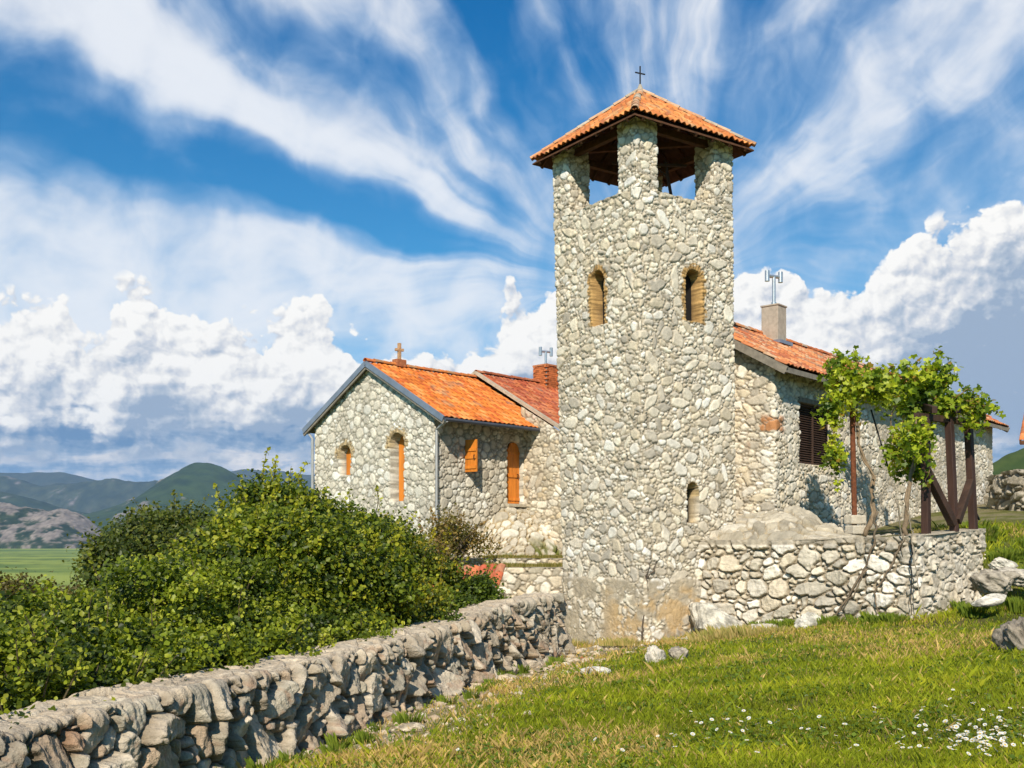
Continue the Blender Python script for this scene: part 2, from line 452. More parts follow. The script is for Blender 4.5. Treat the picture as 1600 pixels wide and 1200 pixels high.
        C = sc[ID]*(1+.45*(n2-.5)+.30*(n1-.5))[..., None]
        mc = np.array(mortar)*(1+mort_amp*2*(n2-.5)+.5*(n1-.5)+.5*(n0-.5))[..., None]
        w = sstep(e, -.004, .010)[..., None]
        s.C = np.clip(mc*(1-w)+C*w, .01, .9)
    def opening(s, u, z0, z1, w, depth=.35, arch=True, jamb=(.50, .36, .18), back=(.012, .01, .009), ring=.12, below=0.0, ring_top=True, rcol=None):
        """an arched slit: pushes the raster back and gives it a surround of dressed stones"""
        U = s.U+s.u0-u; V = s.V+s.v0; hw = w/2
        zc = z1-hw
        def inside(m):
            box = (np.abs(U) < hw+m) & (V > z0-m*below) & (V < zc)
            return box | ((U**2+(V-zc)**2 < (hw+m)**2) & (V >= zc)) if arch else (np.abs(U) < hw+m) & (V > z0-m*below) & (V < z1+m)
        if ring:
            a = inside(ring)
            if ring_top: a = a & (V > zc-.12)
            ang = np.where(V > zc, np.arctan2(U, V-zc)*(hw+ring*.5), (V-zc)*1.0)
            k = np.abs(((ang/.085) % 1)-.5)*2
            jn = sstep(k, .70, .92)
            nz = fbm(U/.05, V/.05, 5, 3)
            col = np.array(rcol or jamb)*(1+.8*(nz-.5))[..., None]*(.85+.3*_hash(np.floor(ang/.085), np.floor(U*0), 0, 3))[..., None]
            col = col*(1-jn[..., None]*.6)
            a = a & (inside(ring*.55) | (fbm(U/.09, V/.09, 31, 3) > .47))
            col = col*(1-.5*sstep(fbm(U/.06, V/.06, 33, 3), .5, .65))[..., None]
            s.C[a] = np.clip(col, 0, .9)[a]; s.H[a] = (.016+.05*(nz-.5)-.03*jn)[a]
        b = inside(0.0); core = inside(-s.step*1.3)
        cz = V+.02*np.sin(U*9); kq = np.floor(cz/.115); jb = sstep(np.abs((cz/.115) % 1-.5)*2, .82, .97)
        s.C[b] = np.clip(np.array(jamb)*(.55+.75*_hash(kq, kq*0, 1, 5))[..., None]*(1-.75*jb)[..., None]*(1+.5*(fbm(V/.05, V*0, 9, 3)-.5))[..., None], .01, .9)[b]
        s.H[b] = -depth
        if back is not None: s.C[core] = np.array(back)  # back of the recess painted near-black as interior darkness
    def sample(s, u, v):
        x = np.clip((u-s.u0)/s.step, 0, s.nu-1.001); y = np.clip((v-s.v0)/s.step, 0, s.nv-1.001)
        i = x.astype(int); j = y.astype(int); fx = (x-i)[..., None]; fy = (y-j)[..., None]
        Q = np.concatenate([s.H[..., None], s.C], -1)
        r = (Q[i, j]*(1-fx)+Q[i+1, j]*fx)*(1-fy)+(Q[i, j+1]*(1-fx)+Q[i+1, j+1]*fx)*fy
        return r[..., 0], r[..., 1:]

def path_sample(pts, us, rad, closed=False):
    """points and outward normals at arc lengths us along a polyline whose corners are eased over rad"""
    pts = np.array(pts, float)
    if closed: pts = np.vstack([pts, pts[:1]])
    seg = np.linalg.norm(np.diff(pts, axis=0), axis=1); cum = np.concatenate([[0], np.cumsum(seg)]); L = cum[-1]
    def at(u):
        if closed: u = np.mod(u, L)
        return np.stack([np.interp(u, cum, pts[:, k]) for k in range(2)], -1)
    offs = np.linspace(-rad, rad, 9)
    def sm(u):
        if closed: return np.mean([at(u+o) for o in offs], 0)
        return np.mean([at(u+np.clip(o, -1, 1)*np.minimum(1, np.minimum(u, L-u)/rad)) for o in offs], 0)
    p = sm(us); e = 1e-3
    d = (sm(np.minimum(us+e, L) if not closed else us+e)-sm(np.maximum(us-e, 0) if not closed else us-e))
    d /= np.linalg.norm(d, axis=1)[:, None]+1e-12
    return p, np.stack([d[:, 1], -d[:, 0]], -1)
def plen(pts, closed=False):
    pts = np.array(pts, float)
    if closed: pts = np.vstack([pts, pts[:1]])
    return np.linalg.norm(np.diff(pts, axis=0), axis=1).sum()
def wall(name, pts, z0, z1, fld, mat, parent=None, us=None, step=.03, rad=.06, closed=False, xf=None, smooth=False, vstep=None, foff=0.0, noise=0.0):
    """vertical wall along a path; z0, z1 numbers or functions of u"""
    L = plen(pts, closed)
    if us is None: us = np.arange(0, L+(0 if closed else 1e-6), step)
    if not closed and us[-1] < L-1e-4: us = np.append(us, L)
    p, nr = path_sample(pts, us, rad, closed)
    b = np.array([z0(u) if callable(z0) else z0 for u in us]); t = np.array([z1(u) if callable(z1) else z1 for u in us])
    m = int((t-b).max()/(vstep or step))+2
    k = np.linspace(0, 1, m)
    Z = b[:, None]+(t-b)[:, None]*k[None]
    U = np.repeat(us[:, None], m, 1)
    h, c = fld.sample(U+foff, Z)
    if noise: h = h+noise*(fbm(U/1.3, Z/1.3, 77, 3)-.5)
    X = p[:, 0, None]+nr[:, 0, None]*h; Y = p[:, 1, None]+nr[:, 1, None]*h
    V = np.stack([X, Y, Z], -1).reshape(-1, 3)
    if xf is not None: V = xf(V)
    return mesh_np(name, V, grid_faces(len(us), m, closed), mat, parent, c.reshape(-1, 3), smooth)

# ------------------------------------------------------------------ clay tile roof
def tile_roof(name, e0, e1, up, slope, w0, w1, mat, parent=None, tw=.21, row=.34, seed=0, pal=None, barrel=.030, xf=None, thick=.02, ns=8, wild=.012):
    """e0->e1 eave line, up: unit vector up the slope, w0(u)/w1(u): from/to distance up the slope at u"""
    rng = np.random.default_rng(seed)
    e0 = np.array(e0, float); e1 = np.array(e1, float); up = np.array(up, float)
    L = np.linalg.norm(e1-e0); du = (e1-e0)/L; nrm = np.cross(du, up); nrm /= np.linalg.norm(nrm)
    if nrm[2] < 0: nrm = -nrm
    nt = max(1, round(L/tw)); tw = L/nt
    us = np.linspace(0, L, nt*ns+1)
    W1 = np.array([w1(u) for u in us]); W0 = np.array([w0(u) for u in us])
    nr = int(math.ceil(slope/row))
    ws = []
    for i in range(nr):
        for f in (0.001, .08, .5, .97): ws.append((i+f)*row)
    ws = np.array(ws)
    U, Wv = np.meshgrid(us, ws, indexing='ij')
    ti = np.clip((U/tw-1e-6).astype(int), 0, nt-1); ri = np.clip((Wv/row).astype(int), 0, nr-1)
    j1 = rng.normal(0, wild, (nt+1, nr+1)); j2 = rng.random((nt+1, nr+1))
    fr = (Wv/row)-ri
    ph = (U/tw)*2*pi
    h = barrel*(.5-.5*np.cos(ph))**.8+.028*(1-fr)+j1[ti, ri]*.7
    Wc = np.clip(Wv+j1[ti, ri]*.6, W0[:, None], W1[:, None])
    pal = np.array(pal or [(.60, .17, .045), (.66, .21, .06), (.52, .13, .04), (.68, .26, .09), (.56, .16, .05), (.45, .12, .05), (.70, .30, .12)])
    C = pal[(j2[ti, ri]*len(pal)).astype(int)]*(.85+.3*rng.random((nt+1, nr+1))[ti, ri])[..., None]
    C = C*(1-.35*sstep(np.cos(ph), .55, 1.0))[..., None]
    lich = fbm(U/.5, Wv/.5, seed+9, 4, .6)
    C = C*(1-.5*sstep(lich, .60, .75))[..., None]+np.array((.20, .17, .13))*(.5*sstep(lich, .60, .75))[..., None]
    Ptop = e0+du*U[..., None]+up*Wc[..., None]+nrm*h[..., None]
    Pbot = Ptop-nrm*thick
    n, m = U.shape
    area = (np.minimum(Wc[:-1, 1:], 1e9)-Wc[:-1, :-1]+Wc[1:, 1:]-Wc[1:, :-1]) > 1e-5
    f1 = grid_faces(n, m, keep=area); f2 = f1[:, ::-1]+n*m
    idx = np.arange(n*m).reshape(n, m)
    ed = [np.stack([idx[:-1, 0], idx[:-1, 0]+n*m, idx[1:, 0]+n*m, idx[1:, 0]], -1),
          np.stack([idx[0, :-1], idx[0, 1:], idx[0, 1:]+n*m, idx[0, :-1]+n*m], -1),
          np.stack([idx[-1, :-1], idx[-1, :-1]+n*m, idx[-1, 1:]+n*m, idx[-1, 1:]], -1)]
    F = np.vstack([f1, f2]+ed)
    V = np.concatenate([Ptop.reshape(-1, 3), Pbot.reshape(-1, 3)])
    if xf is not None: V = xf(V)
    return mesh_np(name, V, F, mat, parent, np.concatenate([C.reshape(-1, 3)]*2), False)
def ridge_tiles(name, a, b, mat, parent, r=.10, seg=.36, seed=0, xf=None, pal=((.58, .20, .07), (.64, .30, .14), (.50, .16, .06), (.55, .42, .30))):
    rng = random.Random(seed); a = np.array(a, float); b = np.array(b, float); L = np.linalg.norm(b-a); d = (b-a)/L
    x = np.cross(d, (0, 0, 1)); x /= np.linalg.norm(x); z = np.cross(x, d)
    mb = MB(); n = max(1, round(L/seg)); s = L/n
    for i in range(n):
        col = rng.choice(pal); k = rng.uniform(.85, 1.1); col = tuple(v*k for v in col)
        vs = []; off = x*rng.uniform(-.01, .01)+z*rng.uniform(-.008, .008)
        for (t, rr) in ((i*s-.03, r*1.12), ((i+1)*s, r*.92)):
            for q in (1.0, .84):
                for j in range(9):
                    an = pi*(j/8)*1.1-.05*pi
                    vs.append(a+d*t+off+(x*cos(an)+z*(sin(an)*.8))*rr*q)
        fs = []
        for j in range(8):
            fs += [(j, j+1, 19+j, 18+j), (9+j, 27+j, 28+j, 10+j), (j, 9+j, 10+j, j+1), (18+j, 19+j, 28+j, 27+j)]
        fs += [(0, 18, 27, 9), (8, 17, 35, 26)]
        if xf is not None: vs = list(xf(np.array(vs)))
        mb.add(vs, fs, col)
    return mb.build(name, mat, parent)

# ------------------------------------------------------------------ foliage
def leaf_mesh(name, Pc, N, T, size, col, mat, parent=None, shape='oval', width=.55):
    """one mesh of many folded leaves: centres Pc, normals N, tip directions T, sizes, colours"""
    n = len(Pc)
    T = T-N*np.sum(T*N, 1)[:, None]; T /= np.linalg.norm(T, axis=1)[:, None]+1e-9
    B = np.cross(N, T)
    if shape == 'oval':
        loc = np.array([(0, -.5, 0), (.5, -.12, .10), (.36, .25, .06), (0, .55, -.04), (-.36, .25, .06), (-.5, -.12, .10)])
        fc = np.array([(0, 1, 2, 3), (0, 3, 4, 5)])
    else:   # vine leaf
        loc = np.array([(0, -.30, 0), (.42, -.42, .06), (.62, .10, .08), (.26, .16, .02), (0, .62, -.08), (-.26, .16, .02), (-.62, .10, .08), (-.42, -.42, .06)])
        fc = np.array([(0, 1, 2, 3), (0, 3, 4, 5), (0, 5, 6, 7)])
    k = len(loc)
    L = loc[None]*size[:, None, None]; L[..., 0] *= width*2 if shape == 'oval' else 1
    V = Pc[:, None]+B[:, None]*L[..., 0:1]+T[:, None]*L[..., 1:2]+N[:, None]*L[..., 2:3]
    F = (fc[None]+(np.arange(n)*k)[:, None, None]).reshape(-1, 4)
    return mesh_np(name, V.reshape(-1, 3), F, mat, parent, np.repeat(col, k, 0), True)
def unit(v): return v/(np.linalg.norm(v, axis=-1, keepdims=True)+1e-9)
def shrub(name, label, cat, base, blobs, n, size, pal, seed, group=None, gaps=.35, shoots=(), clump=.22, stems=5, width=.42, sun_yel=.0):
    """blobs: list of (x, y, z, rx, ry, rz); leaves gather in clumps over each blob, with gaps between"""
    rng = np.random.default_rng(seed)
    root = empty(name, base, label, cat, group)
    bl = np.array(blobs, float)
    wt = bl[:, 3]*bl[:, 5]+bl[:, 4]*bl[:, 5]; wt /= wt.sum()
    nc = max(20, int(n/95))
    bi = rng.choice(len(bl), nc, p=wt)
    d = unit(rng.normal(size=(nc, 3))); d[:, 2] = np.where(d[:, 2] < -.5, -d[:, 2], d[:, 2])
    rr = (1-np.abs(rng.normal(0, .16, nc)))*(.62+.48*rng.random(nc)**1.3)
    cc = bl[bi, :3]+d*bl[bi, 3:6]*rr[:, None]
    ccol = rng.random(nc)
    ci = rng.choice(nc, n)
    csz = clump*rng.uniform(.5, 1.4, nc)
    pc = cc[ci]+rng.normal(size=(n, 3))*csz[ci][:, None]*np.array((.62, .62, .5))
    nn = unit(rng.normal(size=(n, 3))*.9+d[ci]*.55+np.array((-.1, -.25, .55)))
    tt = unit(rng.normal(size=(n, 3))+d[ci]*.8+np.array((0, 0, .1)))
    pal = np.array(pal); pk = np.clip(ccol[ci]*.95+rng.normal(0, .16, n)-.02, 0, .999)
    x = pk*(len(pal)-1); i0 = x.astype(int); f = (x-i0)[:, None]
    col = (pal[i0]*(1-f)+pal[np.minimum(i0+1, len(pal)-1)]*f)*rng.uniform(.75, 1.25, (n, 1))
    sz = size*rng.uniform(.6, 1.35, n)
    # long shoots standing out of the crown
    ex = [(pc, nn, tt, sz, col)]; mb = MB()
    auto = []
    for i in range(int(n/900)):
        q = bl[rng.choice(len(bl), p=wt)]; dd = unit(rng.normal(size=3)*np.array((1, 1, .6))+np.array((0, -.2, .7))); s0 = q[:3]+dd*q[3:6]*.75
        auto.append((*s0, dd[0]*.8, dd[1]*.5, abs(dd[2])+.5, rng.uniform(.25, .75)*clump*3.6))
    shoots = list(shoots)+auto
    for (sx, sy, sz0, dx, dy, dz, ln) in shoots:
        a = np.array((sx, sy, sz0)); dr = unit(np.array((dx, dy, dz), float)); side = np.array((rng.normal(0, .12), rng.normal(0, .12), 0))
        pts = [a+dr*ln*t+side*t*t*ln for t in np.linspace(-.3, 1, 7)]
        mb.tube(pts, [.010, .009, .008, .007, .006, .004, .003], 4, (.10, .08, .04))
        k = int(ln*60)
        tq = rng.uniform(0.0, 1, k)
        p2 = np.array([a+dr*ln*t+side*t*t*ln for t in tq])+rng.normal(0, .02+.03*(1-tq[:, None]), (k, 3))
        ex.append((p2, unit(rng.normal(size=(k, 3))+np.array((0, -.3, .5))), unit(rng.normal(size=(k, 3))+dr), size*rng.uniform(.6, 1.2, k), pal[-1]*rng.uniform(.7, 1.2, (k, 1))))
    pc, nn, tt, sz, col = [np.concatenate([e[i] for e in ex]) for i in range(5)]
    leaf_mesh('foliage', pc, nn, tt, sz, col, M['leaf'], root, 'oval', width)
    b = np.array(base, float)
    for i in range(stems):
        q = bl[i % len(bl)]; tip = q[:3]+rng.normal(size=3)*q[3:6]*.3
        mid = (b+tip)/2+rng.normal(size=3)*.15
        st = b+np.array((rng.normal(0, .15), rng.normal(0, .15), -.1))
        mb.tube([st, (st+mid)/2+rng.normal(size=3)*.05, mid, (mid+tip)/2+rng.normal(size=3)*.08, tip], [.07, .055, .04, .025, .01], 7, (.13, .10, .07))
        for j in range(5):
            e = tip+unit(rng.normal(size=3)+np.array((0, 0, .4)))*q[3:6]*.8
            s0 = mid+(tip-mid)*rng.uniform(.1, 1)
            mb.tube([s0, (s0+e)/2+rng.normal(size=3)*.05, e], [.018, .012, .004], 5, (.12, .09, .06))
    if stems > 6:
        q = bl[np.argsort(bl[:, 1])][:, :3].copy(); q[:, 2] = base[2]-.1; mb.tube(list(q[::3]), .05, 5, (.12, .09, .06))
    mb.build('branches', M['bark'], root)
    return root

# ------------------------------------------------------------------ loose rocks
def rock_mesh(name, c, size, seed, mat, parent=None, col=(.50, .46, .40), rough=.35, sub=5, yaw=0.0, flat=1.0, tiltx=0.0):
    bm = bmesh.new(); bmesh.ops.create_icosphere(bm, subdivisions=sub, radius=1.0)
    V = np.array([v.co[:] for v in bm.verts]); F = np.array([[v.index for v in f.verts] for f in bm.faces]); bm.free()
    rng = np.random.default_rng(seed)
    # facets: cut the ball with random planes, then roughen
    for _ in range(9):
        n = unit(rng.normal(size=3)); dd = rng.uniform(.62, .92); q = V@n-dd
        V = V-np.outer(np.maximum(q, 0)*1.0, n)
    nz = fbm(V[:, 0]*1.7+V[:, 2], V[:, 1]*1.7-V[:, 2]*.7, seed, 5, .6)-.5
    nr = fbm(V[:, 0]*4+V[:, 2]*2, V[:, 1]*4-V[:, 2]*3, seed+1, 4, .6, True)-.6
    V = V*(1+rough*(nz*1.2+nr*.45))[:, None]
    cl = np.array(col)[None]*(1+.7*(fbm(V[:, 0]*2.5+V[:, 2]*1.3, V[:, 1]*2.5+V[:, 2], seed+3, 4, .6)-.5))[:, None]
    V = V*np.array(size)
    cx, sx = cos(tiltx), sin(tiltx); V = np.stack([V[:, 0]*cx-V[:, 2]*sx, V[:, 1], V[:, 0]*sx+V[:, 2]*cx], -1)
    cy, sy = cos(yaw), sin(yaw); V = np.stack([V[:, 0]*cy-V[:, 1]*sy, V[:, 0]*sy+V[:, 1]*cy, V[:, 2]], -1)
    cl = cl*(1-.45*sstep(fbm(V[:, 0]*9+V[:, 2]*5, V[:, 1]*9+V[:, 2]*4, seed+7, 4, .6), .5, .68))[:, None]*np.array((1, .965, .89))
    return mesh_np(name, V+np.array(c), F, mat, parent, np.clip(cl, .02, .85), False)

# ------------------------------------------------------------------ terrain
Cn = np.array((2.96, 24.0)); LD = np.array((-sin(R(35)), cos(R(35)))); RD = np.array((cos(R(35)), sin(R(35))))
TB = Cn+3.1*LD; TD = Cn+3.1*RD; TA = Cn+3.1*(LD+RD)         # tower corners: left, right, back
WK = [np.array(p) for p in ((4.42, 25.17), (6.7, 23.45), (8.43, 22.0), (9.6, 22.95), (10.9, 24.1))]   # terrace wall
EG = np.array((6.67, 26.5)); HD = np.array((.656, .755)); GD = np.array((-.755, .656))  # long house
FC = np.array((-2.32, 31.0)); SDr = np.array((.695, .719)); SD2 = SDr/np.linalg.norm(SDr); SDr = SD2
GA = np.array((-SDr[1], SDr[0])); SO = -GA                   # chapel: side direction, gable direction, outward of the side wall
WL = [np.array(p) for p in ((-5.6, -.5), (-4.4, 3.8), (-3.62, 6.6), (-2.78, 9.4), (-1.75, 13.0), (-1.0, 16.2), (.0, 19.4), (1.05, 22.4), (1.35, 25.6))]
def wallx(y):
    return np.interp(y, [p[1] for p in WL], [p[0] for p in WL])
def lawn(x, y): return -2.36+.10*(x-2.96)-.05*(y-24)
def side_of(x, y, poly):
    """signed distance-like value to an open polyline: + on its far side (larger y)"""
    xs = np.array([p[0] for p in poly]); ys = np.array([p[1] for p in poly])
    return y-np.interp(x, xs, ys)
TERR = [(-40, 60), (-6, 60), (1.2, 27.2), (1.3, 27.0), (2.9, 25.5), (4.75, 24.9+.3), (6.7, 23.85), (8.43, 22.4), (9.6, 23.35), (10.9, 24.5), (13, 26.5), (20, 30), (60, 45)]
def ground_z(x, y):
    x = np.asarray(x, float); y = np.asarray(y, float)
    z = lawn(x, np.clip(y, -20, 40))
    z = np.where(x > 9, z+.5*sstep(x, 9, 22)*2, z)
    # bank rising to the terrace on the right
    s = side_of(x, y, TERR)
    bank = sstep(x, 10.0, 11.6)
    w = np.where(bank > .5, 2.8, .35)
    k = sstep(s, -w*bank, .08+.25*bank)
    terr = .02+.055*np.clip(x-7, 0, 30)+.06*np.clip(y-26, 0, 20)*sstep(x, 8, 14)
    k = k*sstep(x, 4.7, 5.3)
    z = z*(1-k)+terr*k
    # chapel knoll
    kc = sstep(y, 27.5, 31.0)*sstep(x, -9, -4)*(1-sstep(x, 3, 5))
    z = z*(1-kc)+(-.55)*kc
    # beyond the boundary wall the ground falls away to the plain
    dx = wallx(np.clip(y, -1, 26))-x
    left = sstep(dx, .1, 5.0)*(1-kc)
    z = z-left*1.6
    r = np.hypot(x, y)
    far = np.maximum(dx-4, 0)+np.maximum(y-48, 0)
    far = np.maximum(far, np.maximum(r-75, 0))
    z = z-np.minimum(far*.42, 40)
    zp = -31.0+0*z
    kf = sstep(r, 60, 130)
    z = np.maximum(z*(1-kf)+zp*kf, zp)
    near = 1-sstep(r, 30, 60)
    z = z+near*((fbm(x/1.6, y/1.6, 3, 4, .5)-.5)*.14+(fbm(x/.35, y/.35, 4, 3)-.5)*.03)
    # hollow beside the boulder at the right, made for a dark strip of shade
    shade_pit = np.exp(-(((x-9.5)/1.7)**2+((y-20.3)/1.1)**2)**2.0)
    return z-.85*shade_pit
def build_ground():
    az = np.concatenate([np.linspace(-180, -38, 60)[:-1], np.linspace(-38, 38, 520), np.linspace(38, 180, 60)[1:-1]])
    rr = np.concatenate([[.0], np.geomspace(1.0, 30, 330), np.geomspace(30.5, 300, 140), np.geomspace(310, 13000, 90)])
    Az, Rr = np.meshgrid(np.radians(az), rr, indexing='ij')
    X = Rr*np.sin(Az); Y = Rr*np.cos(Az); Z = ground_z(X, Y)
    n1 = fbm(X/.9, Y/.9, 11, 4, .6); n2 = fbm(X/.25, Y/.25, 12, 3, .6); n3 = fbm(X/3.5, Y/3.5, 13, 3)
    green = lerp3((.07, .11, .012), (.14, .16, .025), sstep(n1, .35, .7))
    dry = np.array((.20, .145, .060)); soil = np.array((.17, .115, .06))
    d = sstep(n3+.4*(n2-.5), .52, .66)[..., None]*.5
    C = green*(1-d)+dry*d
    # bare stony strip along the foot of the boundary wall and in front of the tower
    wx = X-wallx(np.clip(Y, -1, 24))
    strip = sstep(wx, 2.3, .5)*sstep(wx, -1, 0)*sstep(Y, 9, 11)*sstep(Y, 27, 24)
    strip = np.clip(strip+sstep(np.hypot(X-3.0, (Y-23.6)*1.6), 2.6, .8)*.9, 0, 1)
    k = np.clip(strip*(.6+1.1*(n2-.35)), 0, 1)[..., None]
    C = C*(1-k)+lerp3((.40, .29, .16), (.50, .41, .28), n2)*k
    # terrace and knoll
    tz = (sstep(side_of(X, Y, TERR), 0, .3)*sstep(X, 3, 4.5))[..., None]*.7
    C = C*(1-tz)+lerp3((.30, .24, .14), (.13, .13, .03), sstep(n1, .4, .6))*tz
    shade_pit = np.exp(-(((X-9.5)/1.75)**2+((Y-20.3)/1.3)**2)**2.0)[..., None]
    C = C*(1-shade_pit)+np.array((.020, .016, .010))*shade_pit  # strip of shade in the grass, painted as near-black ground
    # the plain: bands of meadow
    f1 = fbm(X/420, Y/90, 21, 4, .55); f2 = fbm(X/60, Y/25, 22, 4)
    plain = lerp3((.10, .16, .030), (.27, .32, .06), sstep(f1*.7+f2*.3, .38, .62))
    plain = plain*(1-.3*sstep(np.abs(f1-.5), .02, .0)[..., None])
    kp = sstep(Rr, 120, 200)[..., None]
    C = C*(1-kp)+plain*kp
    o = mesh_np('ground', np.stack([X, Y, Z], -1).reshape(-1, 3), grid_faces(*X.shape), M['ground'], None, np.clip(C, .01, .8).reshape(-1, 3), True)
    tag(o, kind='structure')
build_ground()

# ------------------------------------------------------------------ hills
def hill(name, pts, Y0, Y1, seed, rockiness, cols, rough=.10, nx=420, ny=60, base=-31.0, sharp=1.0, scale=1.0):
    """pts: skyline as (px, py) of the photograph's horizon seen at depth Ym; a ridge with its own depth"""
    Ym = (Y0+Y1)/2
    xs = np.array([p[0] for p in pts], float); zs = np.array([(HOR-p[1])/F_PX*Ym for p in pts])
    px = np.linspace(xs[0], xs[-1], nx); zt = np.interp(px, xs, zs)
    ker = np.hanning(9); ker /= ker.sum(); zt = np.convolve(np.pad(zt, 4, 'edge'), ker, 'valid')
    t = np.linspace(-1, 1, ny)
    PX, T = np.meshgrid(px, t, indexing='ij')
    Yc = Ym+T*(Y1-Y0)/2; X = (PX-800)/F_PX*Ym*(1+.0*T)
    s = np.clip(1-np.abs(T)**1.25, 0, 1)
    span = (Y1-Y0)
    nz = fbm(X/(span*.22*scale), Yc/(span*.22*scale), seed, 6, .55, True)
    Z = base+(zt[:, None]-base)*s**.85*(1-rough*1.6*(1-nz)*(1-.75*s))+(zt[:, None]-base)*rough*(nz-.6)*s*.6
    Z = np.where(np.abs(T) > .98, base-4, Z)
    n2 = fbm(X/(span*.06*scale), Yc/(span*.06*scale), seed+5, 5, .62)
    n3 = fbm(X/(span*.3*scale), Yc/(span*.3*scale), seed+6, 4, .55)
    c = lerp3(cols[0], cols[1], sstep(n2, .35, .65))
    rk = sstep(n2*.55+nz*.30+n3*.35, 1.02-rockiness, 1.10-rockiness)
    rcol = lerp3(cols[2], np.array(cols[2])*.6, sstep(fbm(X/(span*.012), Yc/(span*.03), seed+8, 3), .3, .7))
    c = c*(1-rk[..., None])+rcol*rk[..., None]
    Z = Z+rk*span*.006*fbm(X/(span*.02), Yc/(span*.02), seed+9, 3, .6, True)
    c = c*.78
    o = mesh_np(name, np.stack([X, Yc, Z], -1).reshape(-1, 3), grid_faces(nx, ny), M['hill'], None, c.reshape(-1, 3), False)
    return tag(o, kind='structure')
scrub = ((.020, .036, .012), (.045, .065, .020), (.32, .265, .22))
hill('rocky_hill', [(-420, 800), (-200, 780), (-60, 783), (0, 786), (40, 790), (70, 797), (100, 796), (128, 806), (150, 826), (185, 848), (215, 852), (420, 853), (700, 855)], 4150, 4900, 3, .44, scrub, .16, 560, 110, scale=.8)
hill('scrub_hill', [(-300, 830), (60, 815), (150, 800), (195, 787), (240, 772), (258, 754), (280, 736), (305, 721), (325, 718), (348, 726), (375, 742), (420, 756), (520, 765), (640, 800), (900, 820)], 5100, 7400, 8, .23, ((.026, .050, .014), (.050, .082, .022), (.34, .30, .26)), .08, 480, 110, scale=.7)
hill('dark_hill', [(-500, 790), (-200, 770), (-60, 757), (0, 766), (40, 775), (80, 788), (130, 800), (200, 808), (320, 815), (500, 825)], 6700, 8000, 14, .20, ((.030, .048, .022), (.050, .070, .030), (.30, .27, .24)), .10, 320, 70)
hill('rocky_ridge', [(-600, 760), (-200, 750), (-40, 738), (8, 741), (40, 752), (60, 757), (100, 754), (150, 752), (178, 746), (195, 750), (232, 752), (250, 750), (270, 770), (330, 780), (600, 790)], 8800, 10200, 19, .24, ((.04, .055, .035), (.07, .085, .05), (.24, .21, .20)), .10, 420, 70)
hill('far_mountain', [(-900, 745), (-300, 738), (-40, 742), (0, 736), (60, 737), (112, 737), (150, 750), (230, 756), (330, 745), (370, 733), (400, 732), (450, 735), (490, 742), (640, 748), (1000, 750), (1500, 748), (2400, 745)], 11000, 12600, 27, .15, ((.05, .065, .05), (.07, .08, .06), (.28, .26, .24)), .06, 360, 40)
hill('green_hill', [(1380, 790), (1450, 770), (1520, 735), (1560, 716), (1600, 698), (1660, 690), (1800, 690), (2000, 720), (2300, 800)], 420, 640, 33, .17, ((.050, .085, .022), (.085, .12, .03), (.35, .32, .28)), .10, 300, 90)

